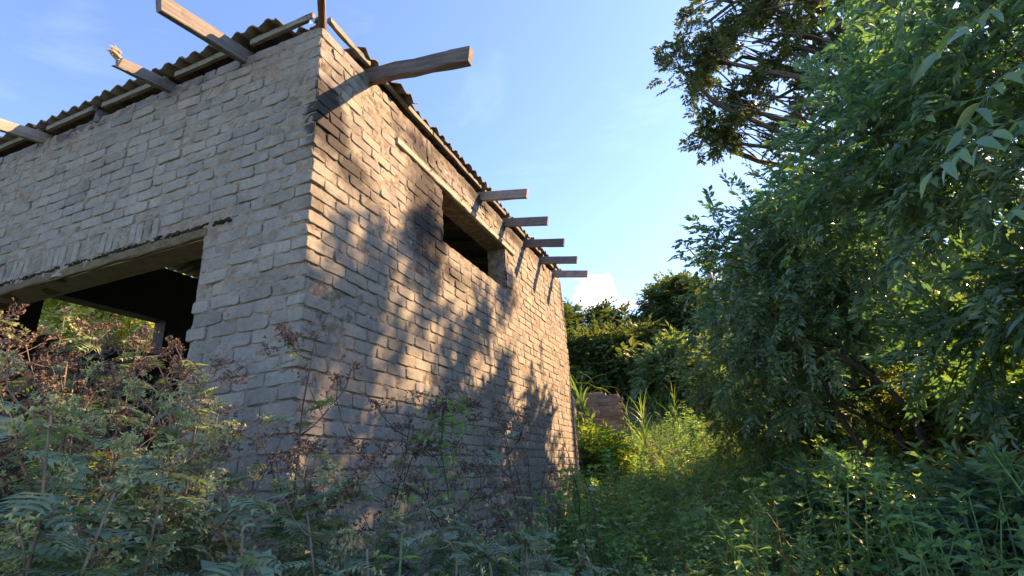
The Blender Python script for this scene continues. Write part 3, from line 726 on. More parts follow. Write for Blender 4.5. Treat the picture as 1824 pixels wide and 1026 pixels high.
def in_lobes(lobes, n, rng, shell=.55):
    """points spread through ellipsoid lobes, denser towards the skin"""
    w = np.array([r[0] * r[1] * r[2] for _, r in lobes]) ** (2 / 3); w /= w.sum()
    ix = rng.choice(len(lobes), n, p=w); d = unit(rng.normal(0, 1, (n, 3))); q = rng.uniform(shell ** 3, 1, n) ** (1 / 3)
    C = np.array([c for c, _ in lobes])[ix]; R = np.array([r for _, r in lobes])[ix]
    return C + d * q[:, None] * R, d, ix
def vnoise(P, scale, seed):
    r = np.random.default_rng(seed); s = np.zeros(len(P))
    for k in range(5):
        f = r.normal(0, 1, 3) * scale * (1 + .6 * k); s += np.sin(P @ f + r.uniform(0, 6.28)) / (1 + .35 * k)
    return s
def woody(name, label, cat, base, trunk_top, lobes, n_twigs, tw, leafmat, barkmat, seed, trunk_r=.09, sub=8, twig_scale=1.0, gap=-.4, gap_scale=1.6, group=None, limb_r=.4, shell=.5, droop=.25, keep=None, tw_far=None, split=3.6, multi=1):
    """a tree or shrub: an Empty with trunk (trunk, limbs and branches, one surface per plant) and crown"""
    rng = np.random.default_rng(seed); base = np.asarray(base, float); root = empty(name, base); tag(root, label, cat, group)
    tb = MB(); anchors = []; adir = []
    trunk_top = np.asarray(trunk_top, float)
    tops = [trunk_top + (rng.normal(0, .35, 3) * [1, 1, .4] if k else 0) for k in range(multi)]
    trunks = []
    for k, tp in enumerate(tops):
        P = curve_pts(base + (rng.normal(0, .12, 3) * [1, 1, 0] if k else 0) - [0, 0, .3], tp, rng.normal(0, .12, 3), 9, rng, .03); trunks.append(P)
        V, F = tube(P, np.linspace(trunk_r * (1.25 if not k else .8), trunk_r * .55, 9), 8); tb.add(V, F)
    for c, r in lobes:
        c = np.asarray(c, float); r = np.asarray(r, float)
        T = trunks[rng.integers(0, len(trunks))]; t0 = T[rng.integers(4, 9)]
        L = curve_pts(t0, c, rng.normal(0, .12, 3) * np.linalg.norm(c - t0) + [0, 0, .08 * np.linalg.norm(c - t0)], 7, rng, .03)
        V, F = tube(L, np.linspace(trunk_r * limb_r * 1.2, trunk_r * limb_r * .5, 7), 6); tb.add(V, F)
        for _ in range(sub):
            d = unit(rng.normal(0, 1, 3) + [0, 0, .25]); e = c + d * r * rng.uniform(.6, .95); s = L[rng.integers(2, 7)]
            B = curve_pts(s, e, rng.normal(0, .1, 3) * np.linalg.norm(e - s), 6, rng, .02)
            V, F = tube(B, np.linspace(trunk_r * limb_r * .42, .006, 6), 5); tb.add(V, F)
            for q in B[2:]:
                anchors.append(q); adir.append(unit(e - s))
    A = np.array(anchors); AD = np.array(adir)
    n1 = int(n_twigs * .45); k = rng.integers(0, len(A), n1)
    P1 = A[k] + rng.normal(0, .11, (n1, 3)) * np.mean([np.mean(r) for _, r in lobes]) ; D1 = AD[k] + rng.normal(0, .6, (n1, 3))
    P2, d2, _ = in_lobes(lobes, n_twigs - n1, rng, shell); D2 = d2 + rng.normal(0, .45, P2.shape)
    P = np.concatenate([P1, P2]); D = np.concatenate([D1, D2]); D[:, 2] -= droop
    ok = vnoise(P, gap_scale, seed) > gap
    if keep is not None: ok &= keep(P)
    P, D = P[ok], D[ok]
    # thin shoots joining twigs of the skin to the nearest branch
    R = shoot_frames(unit(D), rng); S = rng.uniform(.75, 1.25, len(P)) * twig_scale
    V, F = tb.get(); link('trunk', mesh_np('trunk', V - base, F, True, barkmat), root)
    if tw_far:
        nr = np.linalg.norm(P - CAM, axis=1) < split; cr = bake(tw, P[nr] - base, R[nr], S[nr], rng) if nr.any() else MB(); cr.add(*bake(tw_far, P[~nr] - base, R[~nr], S[~nr], rng).get())
    else: cr = bake(tw, P - base, R, S, rng)
    o = cr.build('crown', leafmat, root); o['kind'] = 'stuff'
    return root
def gz(x, y): return float(ground_z(x, y))
def on_ground(x, y, dz=0.0): return np.array([x, y, gz(x, y) + dz])

# ---- near shrubs on the right of the path
ROOT_A = woody('leafy_shrub', 'tall dark glossy shrub arching over the right side of the path, nearest of all', 'shrub', on_ground(5.7, 2.7), (4.9, 2.4, 3.6),
      [((4.35, 2.15, 4.15), (1.15, 1.2, 1.15)), ((4.6, 1.35, 3.55), (1.05, .85, 1.15)), ((3.75, 2.75, 3.6), (.85, .9, .9)), ((4.9, 2.3, 5.2), (1.2, 1.3, 1.1)), ((4.0, 3.2, 4.5), (.8, .9, .8)), ((5.1, 1.0, 4.6), (1.0, 1.0, 1.2)), ((5.9, 2.7, 3.2), (1.2, 1.1, 1.1)), ((6.3, 3.3, 2.5), (1.1, 1.0, .9)), ((5.6, 1.6, 2.5), (1.0, .9, .8)), ((4.3, 2.1, 2.5), (.7, .7, .3)), ((4.9, 1.8, 2.0), (.4, .4, .3)), ((3.9, 2.75, 2.2), (.55, .5, .4)), ((4.5, 3.0, 1.85), (.6, .5, .45)), ((5.0, 2.6, 2.3), (.6, .6, .45)), ((5.5, 2.75, 2.6), (.8, .8, .6))],  # lobes out of view to the right are added to shade the lower right
      5700, TW_SHRUB, M['leaf_shrub'], M['bark'], 21, tw_far=TW_SHRUB_LOW, split=3.7, trunk_r=.038, sub=12, gap=-1.2, gap_scale=3.4, shell=.35, multi=3)
ROOT_B = woody('leafy_shrub', 'dark bluish green shrub whose drooping leafy tips reach over the middle of the path', 'shrub', on_ground(3.9, 5.0), (3.5, 4.7, 3.0),
      [((3.05, 4.3, 3.75), (1.15, 1.2, .95)), ((2.75, 4.6, 2.9), (.95, 1.1, .85)), ((3.6, 4.8, 4.35), (.9, 1.0, .6)), ((3.05, 4.0, 3.2), (.75, .75, .8)), ((4.0, 5.0, 3.8), (.8, .8, .9)), ((2.7, 5.2, 3.5), (.8, 1.0, .8))],
      3300, TW_SHRUB2, M['leaf_shrub'], M['bark'], 22, tw_far=TW_SHRUB_LOW, split=6.6, trunk_r=.05, sub=12, gap=.0, gap_scale=2.4, shell=.35, multi=3)
woody('leafy_shrub', 'pale olive fine leaved shrub filling the path edge below the dark shrub', 'shrub', on_ground(3.2, 7.2), (3.0, 7.0, 2.6),
      [((2.7, 6.9, 2.75), (1.2, 1.4, .95)), ((2.5, 7.6, 2.2), (1.15, 1.5, .8)), ((3.6, 7.0, 2.9), (1.1, 1.2, .8)), ((3.0, 5.9, 2.0), (.9, 1.0, .7))],
      4200, TW_OLIVE, M['leaf_shrub_far'], M['bark'], 23, trunk_r=.04, sub=10, gap=-.7, shell=.3, multi=3)
# ---- tall tree behind them
C_LOBES = [((3.19, 12.35, 13.55), (0.83, 0.9, 0.75)), ((2.87, 12.35, 12.92), (0.75, 0.83, 0.68)), ((3.59, 12.51, 11.73), (0.75, 0.9, 0.75)), ((4.14, 12.67, 12.92), (0.9, 0.9, 0.75)), ((3.74, 12.67, 14.74), (0.9, 0.9, 0.6)), ((3.35, 12.8, 10.8), (0.75, 0.75, 0.5)), ((4.0, 12.8, 10.3), (.6, .6, .4)), ((5.01, 12.98, 13.79), (1.05, 1.05, 0.9)), ((5.33, 13.14, 11.73), (0.9, 0.9, 0.75)), ((6.12, 12.98, 13.32), (1.05, 1.05, 1.05)), ((5.17, 12.82, 15.53), (1.2, 1.2, 0.75)), ((6.75, 13.14, 15.06), (1.35, 1.35, 0.9)), ((8.02, 13.62, 14.11), (1.35, 1.35, 1.05)), ((6.44, 13.62, 16.48), (1.5, 1.5, 0.9)), ((6.28, 12.98, 10.78), (0.75, 0.75, 0.6))]
woody('tall_tree', 'tall dark tree with bare crooked limbs and clumped leaves against the bright sky', 'tree', on_ground(11.4, 14.4), (7.62, 13.3, 12.68), C_LOBES, 3900, TW_TREE, M['leaf_tree'], M['bark'], 24, twig_scale=1.35, trunk_r=.32, sub=9, gap=.05, gap_scale=2.4, limb_r=.30, shell=.25, droop=.1)
woody('tall_tree', 'leafy tree crown behind the near shrub at the top right, shaped to shade the side wall', 'tree', on_ground(8.6, 7.6), (7.0, 6.8, 6.9),
      [((5.56, 5.03, 7.82), (0.34, 0.34, 0.28)), ((6.18, 6.32, 8.39), (0.3, 0.3, 0.25)), ((4.94, 5.7, 8.09), (0.17, 0.17, 0.14)), ((6.3, 7.23, 8.25), (0.25, 0.25, 0.21)), ((5.56, 7.18, 8.12), (0.15, 0.15, 0.12)), ((5.87, 6.15, 7.1), (0.29, 0.29, 0.24)), ((6.49, 7.94, 8.03), (0.23, 0.23, 0.19)), ((5.87, 6.7, 6.95), (0.34, 0.34, 0.28)), ((5.69, 7.74, 7.78), (0.11, 0.11, 0.1)), ((6.49, 8.74, 9.63), (0.11, 0.11, 0.1)), ((6.18, 5.22, 7.44), (0.29, 0.29, 0.24)), ((6.3, 6.03, 8.85), (0.14, 0.14, 0.11))],  # small lobes set along the sun's rays so the crown dapples the side wall
      560, TW_TREE, M['leaf_shrub'], M['bark'], 25, trunk_r=.08, sub=3, gap=-1.3, gap_scale=3.0, limb_r=.28, shell=.05)
woody('leafy_shrub', 'tall dark shrub rising behind the drooping one in the middle right', 'shrub', on_ground(4.3, 7.8), (4.1, 7.5, 4.6),
      [((3.4, 7.0, 5.6), (.35, .35, .4)), ((3.4, 6.5, 4.8), (.55, .55, .45)), ((4.2, 7.4, 5.3), (.8, .8, .8)), ((4.4, 7.0, 4.4), (1.0, 1.0, .9)), ((3.7, 7.3, 4.2), (.8, .9, .8)), ((5.0, 6.6, 5.0), (1.0, 1.0, 1.0))],
      1900, TW_SHRUB_LOW, M['leaf_shrub'], M['bark'], 26, trunk_r=.06, sub=7, gap=-.1, gap_scale=2.6, shell=.3, multi=2)
# ---- trees on the far slope
def far_tree(label, x, y, top, w, n, seed, mat, name='hillside_tree'):
    g = gz(x, y); h = top - g; r = np.random.default_rng(seed); L = []
    for k in range(9):
        a = r.uniform(0, 6.28); q = r.uniform(0, .62); zz = r.uniform(.28, .86); rr = w * (.36 + .2 * r.random()) * (1.15 - .55 * abs(zz - .5))
        L.append(((x + math.cos(a) * w * q, y + math.sin(a) * w * q, g + h * zz), (rr, rr, rr * .72)))
    L.append(((x, y, g + h * .88), (w * .38, w * .38, h * .12)))
    return woody(name, label, 'tree', (x, y, g), (x + r.normal(0, .2), y, g + h * .55), L, int(n * .72), TW_FAR, mat, M['bark'], seed, twig_scale=1.12, trunk_r=.14, sub=6, gap=-1.6, gap_scale=.9, shell=.35, group='trees on the slope behind the building')
far_tree('olive green rounded tree just right of the building on the slope behind', -4.5, 20.5, 8.7, 2.8, 3600, 31, M['leaf_far'])
far_tree('dark tree in the middle of the slope below the small clouds', -1.5, 22.5, 8.2, 2.3, 3000, 32, M['leaf_far'])
far_tree('feathery tree with light crown rising highest behind the path', 1.4, 23.5, 9.9, 2.7, 3600, 33, M['leaf_far'])
far_tree('bright bushy tree at the end of the path below the darker trees', -.6, 16.5, 6.0, 2.0, 3200, 34, M['leaf_far'])
far_tree('shady tree standing behind the olive shrub at the path end', 3.8, 19.5, 8.3, 2.6, 3200, 35, M['leaf_far'])
far_tree('low dark tree pressed against the far end of the path', 1.2, 14.2, 5.0, 1.6, 2600, 36, M['leaf_shrub_far'])
# pale dead snag in the gap between trees
def snag():
    b = on_ground(2.6, 15.5); root = empty('dead_snag', b); tag(root, 'bare pale dead trunk poking out between the shrub and far trees', 'tree'); mb = MB()
    P = curve_pts(b, (2.35, 14.6, 7.6), (.2, 0, .1), 9, RNG, .05); V, F = tube(P, np.linspace(.17, .07, 9), 7); mb.add(V, F)
    for k, (e, s) in enumerate((((1.9, 14.4, 8.2), 7), ((2.8, 14.5, 8.1), 7), ((2.0, 14.7, 7.0), 5))):
        V, F = tube(curve_pts(P[s], e, (0, 0, .1), 5), np.linspace(.05, .015, 5), 5); mb.add(V, F)
    V, F = mb.get(); link('trunk', mesh_np('trunk', V - b, F, True, M['bark_pale']), root)
snag()
# ---- sunlit thicket behind the near shrubs, and the growth seen through the building
def thicket(label, x, y, w, h, n, seed, mat, tw=TW_THICK, name='thicket_bush', cat='bush', ts=1.0):
    g = gz(x, y); r = np.random.default_rng(seed); L = []
    for k in range(6):
        a = r.uniform(0, 6.28); q = r.uniform(0, .6); rr = w * r.uniform(.4, .6); L.append(((x + math.cos(a) * w * q, y + math.sin(a) * w * q, g + h * r.uniform(.3, .75)), (rr, rr, h * .32)))
    return woody(name, label, cat, (x, y, g), (x, y, g + h * .5), L, n, tw, mat, M['bark'], seed, trunk_r=.03, sub=6, gap=-1.9, shell=.2, multi=3, twig_scale=ts)
thicket('low shaded bush under the near shrub right of the path', 3.75, 2.5, .7, .65, 700, 48, M['leaf_shrub'], TW_SHRUB_LOW, name='low_bush')
thicket('low shaded bush filling the lower right corner', 4.3, 1.5, .8, .7, 800, 49, M['leaf_shrub'], TW_SHRUB_LOW, name='low_bush')
thicket('low shaded bush at the foot of the drooping shrub', 3.0, 3.7, .65, .6, 700, 50, M['leaf_shrub'], TW_SHRUB_LOW, name='low_bush')
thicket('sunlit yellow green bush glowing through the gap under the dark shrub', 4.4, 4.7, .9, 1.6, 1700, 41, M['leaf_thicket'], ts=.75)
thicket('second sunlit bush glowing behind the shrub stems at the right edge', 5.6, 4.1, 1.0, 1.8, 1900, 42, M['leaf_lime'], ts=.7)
thicket('sunlit bush deeper in behind the glowing ones', 6.6, 6.8, 1.3, 1.9, 1500, 43, M['leaf_thicket'])
thicket('dense bush at the far right behind the near shrub', 8.4, 5.2, 1.5, 2.4, 1600, 44, M['leaf_thicket'])
thicket('bush under the tall tree behind the dark shrub', 5.2, 8.4, 1.5, 3.2, 1700, 45, M['leaf_shrub_far'])
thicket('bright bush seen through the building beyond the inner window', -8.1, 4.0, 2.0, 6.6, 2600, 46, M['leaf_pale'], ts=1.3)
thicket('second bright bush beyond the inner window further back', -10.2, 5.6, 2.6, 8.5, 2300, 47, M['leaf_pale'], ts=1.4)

# ------------------------------------------------------------------ ruined brick wall beyond the building
def ruin():
    b = on_ground(-.4, 8.6); root = empty('ruined_wall', b); tag(root, 'low brown ruined brick wall stub standing just past the building', 'wall'); rng = np.random.default_rng(8)
    def panel(x0, y0, dx, dy, n, prof, z0):
        """bricks along (dx,dy) from (x0,y0); prof(u) = top height"""
        mb = MB(); mm = MB(); D = np.array([dx, dy, 0]); D = D / np.linalg.norm(D); Nn = np.array([D[1], -D[0], 0])
        R = np.array([D, [0, 0, 1], Nn])
        c = 0; H = max(prof(q) for q in np.linspace(0, n, 20))
        while z0 + c * .075 < H:
            u = (c % 2) * .11; z = z0 + c * .075
            while u < n:
                if z < prof(u + .1):
                    V, F = brick_template(rng, .205, .066, .09); V = V @ R + np.array([x0, y0, 0]) + D * (u + .1) + [0, 0, z] + Nn * rng.normal(0, .004); mb.add(V - b, F)
                u += .217
            c += 1
        us = np.linspace(0, n, 9)
        for a, e in zip(us[:-1], us[1:]):
            t = min(prof(a + .01), prof(e - .01)) - .03
            P = [np.array([x0, y0, 0]) + D * q + Nn * w + [0, 0, zz] for q in (a, e) for w in (-.008, -.19) for zz in (z0 - .5, t)]
            mm.add(np.array(P) - b, quads2tris([[0, 1, 3, 2], [4, 6, 7, 5], [0, 4, 5, 1], [2, 3, 7, 6], [0, 2, 6, 4], [1, 5, 7, 3]]))
        return mb, mm
    for args in ((-1.2, 8.05, 1, .25, .95, lambda u: 2.86 if u < .75 else 2.78, 1.0), (-.62, 8.9, 1, .12, .66, lambda u: 3.14 if u < .5 else 3.07, 1.0), (-.62, 9.2, 1, .12, .6, lambda u: 3.0, 1.0)):
        mb, mm = panel(*args)
        w = mm.build('wall_core', M['red_mortar'], root); o = mb.build('brick_courses', M['red_brick'], w); o['kind'] = 'stuff'
    post = [(-.62, 8.15, 1.2), (-.59, 8.14, 2.1), (-.64, 8.16, 2.95)]
    V, F = tube(post, .045, 6); link('post', mesh_np('post', V - b, F, False, M['wood_broken']), root)
ruin()

# ------------------------------------------------------------------ blades
def blade_template(rng, segs=4, bend=.5, w=.02):
    t = np.linspace(0, 1, segs + 1); a = bend * t; y = np.cumsum(np.r_[0, np.sin(a[1:]) / segs]); z = np.cumsum(np.r_[0, np.cos(a[1:]) / segs])
    V = []; 
    for k in range(segs): ww = w / 2 * (1 - t[k] ** 2 * .8) * (.7 if k == 0 else 1); V += [(-ww, y[k], z[k]), (ww, y[k], z[k])]
    V.append((0, y[-1], z[-1])); F = []
    for k in range(segs - 1): F += [(2 * k, 2 * k + 1, 2 * k + 3), (2 * k, 2 * k + 3, 2 * k + 2)]
    F.append((2 * segs - 2, 2 * segs - 1, 2 * segs)); return np.array(V), np.array(F)
BLADES = [blade_template(_tr, 4, b, w) for b, w in ((.5, .018), (.9, .022), (1.4, .02), (1.9, .018), (.25, .014))]
REEDS = [blade_template(_tr, 6, b, w) for b, w in ((1.0, .030), (1.6, .034), (2.2, .030), (2.6, .03), (.6, .026))]
def zrot(n, rng, tilt=.15):
    a = rng.uniform(0, 2 * np.pi, n); c, s = np.cos(a), np.sin(a); R = np.zeros((n, 3, 3))
    R[:, 0] = np.stack([c, s, np.zeros(n)], -1); R[:, 1] = np.stack([-s, c, np.zeros(n)], -1); R[:, 2] = unit(np.stack([rng.normal(0, tilt, n), rng.normal(0, tilt, n), np.ones(n)], -1))
    return R
def reed_clump(label, x, y, h, n, seed, mat='reed', spread=.3, name='reed_clump', cat='reeds', dz=0):
    rng = np.random.default_rng(seed); b = on_ground(x, y, dz); root = empty(name, b); tag(root, label, cat, 'arching reed clumps'); mb = MB(); st = MB()
    for k in range(max(3, n // 12)):
        p = rng.normal(0, spread * .5, 2); top = np.array([p[0] * 1.6, p[1] * 1.6, h * rng.uniform(.5, .8)])
        V, F = tube(curve_pts((p[0], p[1], -.1), top, (0, 0, 0), 5), np.linspace(.012, .006, 5), 5); st.add(V, F)
        m = 12; t = rng.uniform(.25, 1, m); P = np.array([p[0], p[1], 0]) + (top - [p[0], p[1], 0]) * t[:, None]
        mb2 = bake(REEDS, P, zrot(m, rng, .2), rng.uniform(.35, .65, m) * h, rng); mb.add(*mb2.get())
    st.build('stem', M['stem_green'], root); o = mb.build('blades', M[mat], root); o['kind'] = 'stuff'
reed_clump('arching reed clump hanging over the wall stub beside the building corner', -.62, 8.4, 2.0, 48, 51)
reed_clump('reed clump rising behind the ruined wall', .3, 9.9, 1.3, 48, 52)
reed_clump('bushy reed clump right of the ruined wall', 1.0, 10.6, .9, 40, 53)
reed_clump('high reed clump peeping past the building edge', -1.1, 8.6, 3.0, 60, 54)
reed_clump('reed clump at the end of the path', .8, 12.6, 1.1, 60, 55)

# ------------------------------------------------------------------ ground cover
def inside_building(P): return (P[:, 0] < .06) & (P[:, 0] > -BX - .05) & (P[:, 1] > -.06) & (P[:, 1] < BY + .05)
def herb_template(rng, h=1.0, pairs=5, leaf=.16, kind=None, side=0):
    mb = MB(); kind = kind or LS; lean = rng.normal(0, .10, 2)
    P = np.array([(lean[0] * t * t, lean[1] * t * t, h * t) for t in np.linspace(0, 1, 6)]); V, F = tube(P[[0, 3, 5]], np.array([.010, .007, .004]) * h, 3, False); mb.add(V, F)
    a0 = rng.uniform(0, 6.28)
    for k in range(pairs):
        t = .25 + .75 * (k + .6) / pairs; b = np.array([np.interp(t, np.linspace(0, 1, 6), P[:, i]) for i in range(3)]); a = a0 + k * 1.57 + rng.normal(0, .3)
        for q in (0, math.pi):
            D = np.array([math.cos(a + q), math.sin(a + q), rng.uniform(-.35, .45)]); R = rot_frames(D[None], (np.array([0, 0, 1]) + rng.normal(0, .25, 3))[None])[0]
            v, f = kind[rng.integers(0, len(kind))]; mb.add(v @ R * (leaf * rng.uniform(.7, 1.2) * (1.1 - .45 * t)) + b, f)
    for q in range(4):
        a = a0 + q * 1.6; D = np.array([math.cos(a), math.sin(a), .9]); R = rot_frames(D[None], np.array([[0, 0, 1.]]))[0]; v, f = kind[0]; mb.add(v @ R * leaf * .5 + P[-1], f)
    return mb.get()
HERBS = [herb_template(_tr, 1, 5, .20) for _ in range(5)]
HERBS_B = [herb_template(_tr, 1, 6, .17, [leaf_simple(1, .55), leaf_simple(1, .62)]) for _ in range(4)]
HERBS_F = [herb_template(_tr, 1, 5, .20, LT) for _ in range(5)]
HERBS_H = [herb_template(_tr, 1, 4, .20, LH) for _ in range(3)]
def scatter(n, x0, x1, y0, y1, rng, dens=None):
    P = np.stack([rng.uniform(x0, x1, n), rng.uniform(y0, y1, n), np.zeros(n)], -1); P = P[~inside_building(P)]
    if dens is not None: P = P[rng.random(len(P)) < dens(P)]
    P[:, 2] = ground_z(P[:, 0], P[:, 1]) - .02; return P
def path_like(P): return np.exp(-((P[:, 0] - (1.35 - .12 * np.clip(P[:, 1] - 4, 0, 9))) / .55) ** 2)       # the trodden strip between wall and shrubs
rg = np.random.default_rng(60)
cover = MB()
P = scatter(5200, -.0, 7.0, -1.0, 12.5, rg, lambda P: np.clip(1 - .75 * path_like(P) * (P[:, 1] > 3.5), 0, 1) * np.clip(1.2 - P[:, 1] / 16, .2, 1))
near = np.linalg.norm(P[:, :2] - CAM[:2], axis=1); P = P[near > 1.15]; near = near[near > 1.15]
S = rg.uniform(.2, .78, len(P)) ** 1.0 * (1 - .35 * path_like(P)); hs = vnoise(P, 1.3, 5)
S *= 1 + .14 * hs
k = hs + rg.normal(0, .7, len(P)) > 0
far_ = near > 4.6
for m_, T_ in ((k & ~far_, HERBS), (~k & ~far_, HERBS_B), (far_, HERBS_F)): cover.add(*bake(T_, P[m_], zrot(m_.sum(), rg), S[m_], rg).get())
P = scatter(1500, .05, 5.5, -.6, 10, rg); P = P[np.linalg.norm(P[:, :2] - CAM[:2], axis=1) > 1.3]; D = rg.normal(0, 1, P.shape); D[:, 2] = np.abs(D[:, 2]) * .8 + .15; P[:, 2] += rg.uniform(.05, .32, len(P))
cover.add(*bake(TW_OLIVE + TW_SHRUB2[:3], P, shoot_frames(unit(D), rg), rg.uniform(.5, 1.15, len(P)), rg).get())
P = scatter(330, .05, 5.0, -.6, 8, rg); P = P[np.linalg.norm(P[:, :2] - CAM[:2], axis=1) > 1.4]
cover.add(*bake(HERBS_H, P, zrot(len(P), rg), rg.uniform(.3, .6, len(P)), rg).get())
P = scatter(2600, .05, 2.6, 2.6, 12, rg); cover.add(*bake(HERBS_F, P, zrot(len(P), rg), rg.uniform(.12, .3, len(P)), rg).get())
o = cover.build('ground_cover', M['leaf_herb']); tag(o, 'leafy green herbs covering the ground between wall and shrubs', 'ground cover', kind='stuff')
gr = MB()
P = scatter(30000, .0, 6.0, -.6, 16, rg, lambda P: .25 + .75 * path_like(P)); near = np.linalg.norm(P[:, :2] - CAM[:2], axis=1); P = P[near > 1.0]
gr.add(*bake(BLADES, P, zrot(len(P), rg, .2), rg.uniform(.12, .48, len(P)) * (.8 + .25 * np.clip(vnoise(P, .9, 7), -1, 1)), rg).get())
P = scatter(9000, -8, 12, 8, 34, rg); gr.add(*bake(BLADES, P, zrot(len(P), rg, .2), rg.uniform(.2, .55, len(P)), rg).get())
o = gr.build('grass', M['grass']); tag(o, 'green grass on the overgrown path and slope', 'grass', kind='stuff')
st = MB(); P = scatter(2600, 3.9, 7.4, 3.0, 7.2, rg); st.add(*bake(BLADES + REEDS[:2], P, zrot(len(P), rg, .35), rg.uniform(.5, 1.25, len(P)), rg).get())
o = st.build('dry_grass', M['straw']); tag(o, 'dry straw coloured grass lit by the sun under the right hand shrubs', 'grass', kind='stuff')
# scrub on the far hillside so that no bare soil shows
P = scatter(420, .1, 5.0, -.4, 9, rg); P = P[np.linalg.norm(P[:, :2] - CAM[:2], axis=1) > 1.3]; o = bake(BLADES[:2] + BLADES[4:], P, zrot(len(P), rg, .3), rg.uniform(.4, .95, len(P)), rg).build('dead_stalks', M['straw']); tag(o, 'scattered dead straw stalks among the green herbs', 'grass', kind='stuff')
hp = scatter(3600, -40, 40, 14, 75, rg); D = rg.normal(0, 1, hp.shape); D[:, 2] = np.abs(D[:, 2]) + .4
o = bake(TW_FAR, hp + np.c_[np.zeros((len(hp), 2)), rg.uniform(.1, 1.4, len(hp))], shoot_frames(unit(D), rg), rg.uniform(1.5, 3.2, len(hp)), rg).build('hillside_scrub', M['leaf_far']); tag(o, 'green scrub covering the slope behind the trees', 'scrub', kind='stuff')

# ------------------------------------------------------------------ flowering weeds on the left
def head_template(rng, n=5):
    V = []; F = []
    for k in range(n):
        d = unit(rng.normal(0, 1, 3) + [0, 0, .7]); s = unit(np.cross(d, rng.normal(0, 1, 3))); i = len(V)
        V += [tuple(s * .22), tuple(-s * .22), tuple(d * rng.uniform(.7, 1.15) + s * .14), tuple(d * rng.uniform(.7, 1.1) - s * .16)]; F += [(i, i + 1, i + 2), (i + 1, i + 3, i + 2)]
    return np.array(V), np.array(F)
HEADS = [head_template(_tr) for _ in range(6)]
PIN = [leaf_pinnate(_tr, 1, 8, .62) for _ in range(5)] + [leaf_pinnate(_tr, 1, 6, .85) for _ in range(3)]
def weed(label, x, y, top_z, seed, fresh=0.0, branches=7, heads=42, leaves=26, leaf_l=.17, lean=(0, 0), low=.25, cluster=.048, leafmat='leaf_fern', stemmat='stem_brown', spread=.30, name='flowering_weed', leafset=None, upper=.45):
    rng = np.random.default_rng(seed); b = on_ground(x, y, -.05); h = top_z - b[2]; root = empty(name, b); tag(root, label, 'weed', 'flowering weeds in front of the building')
    st = MB(); HP = []; FP = []; tips = []; LP = []; LD = []
    top = np.array([lean[0], lean[1], h]); main = curve_pts((0, 0, 0), top, rng.normal(0, .04, 3), 9, rng, .012)
    V, F = tube(main, np.linspace(.0052, .0024, 9), 6); st.add(V, F); tips.append((main[-1], unit(main[-1] - main[-2])))
    for k in range(branches):
        t = upper + (1 - upper) * (k + rng.random()) / branches; p = np.array([np.interp(t, np.linspace(0, 1, 9), main[:, i]) for i in range(3)]); a = k * 2.4 + rng.normal(0, .4)
        L = spread * rng.uniform(.6, 1.2) * (1.25 - .6 * t); e = p + np.array([math.cos(a) * L * .75, math.sin(a) * L * .75, L * rng.uniform(.55, 1.0)])
        B = curve_pts(p, e, (0, 0, -.12 * L), 6, rng, .006); V, F = tube(B, np.linspace(.003, .0016, 6), 4); st.add(V, F); tips.append((e, unit(e - B[3])))
        for q in range(rng.integers(3, 7) if fresh < .3 else rng.integers(2, 4)):
            s = B[rng.integers(2, 5)]; e2 = s + unit(rng.normal(0, 1, 3) * [1, 1, .7] + [0, 0, .6]) * L * rng.uniform(.25, .7); V, F = tube(curve_pts(s, e2, (0, 0, -.01), 4), [.0018, .0016, .0013, .001], 3); st.add(V, F); tips.append((e2, unit(e2 - s)))
        for q in range(4): LP.append(B[rng.integers(0, 5)]); LD.append(np.array([rng.normal(0, 1), rng.normal(0, 1), -.1]))
    for tp, d in tips:
        n = int(heads * rng.uniform(.5, 1.2)); off = rng.normal(0, 1, (n, 3)); off = unit(off) * (rng.random(n) ** .5)[:, None] * cluster * rng.uniform(.7, 1.25); off *= [1, 1, .8]; off += rng.normal(0, .006, off.shape)
        pts = tp + d * .015 + off
        for q in pts[:: 4]: V, F = tube([tp - d * .012, (tp + q) / 2 - [0, 0, .003], q], .0007, 3, False); st.add(V, F)
        (FP if rng.random() < fresh else HP).append(pts)
    for k in range(leaves):
        t = rng.uniform(low, .9) ** .8; p = np.array([np.interp(t, np.linspace(0, 1, 9), main[:, i]) for i in range(3)]); a = rng.uniform(0, 6.28); LP.append(p); LD.append(np.array([math.cos(a), math.sin(a), rng.uniform(-.3, .5)]))
    V, F = st.get(); link('stem', mesh_np('stem', V, F, True, M[stemmat]), root)
    for nm, L_, mt in (('dry_flower_heads', HP, 'head_brown'), ('fresh_flower_heads', FP, 'head_green')):
        if L_:
            Q = np.concatenate(L_); R = shoot_frames(unit(rng.normal(0, 1, Q.shape)), rng); o = bake(HEADS, Q, R, rng.uniform(.006, .0125, len(Q)), rng).build(nm, M[mt], root); o['kind'] = 'stuff'
    if LP and leaf_l > 0:
        P = np.array(LP); D = np.array(LD); o = bake(leafset or PIN, P, shoot_frames(unit(D), rng), rng.uniform(.6, 1.15, len(P)) * leaf_l * .85, rng).build('leaves', M[leafmat], root); o['kind'] = 'stuff'
    return root
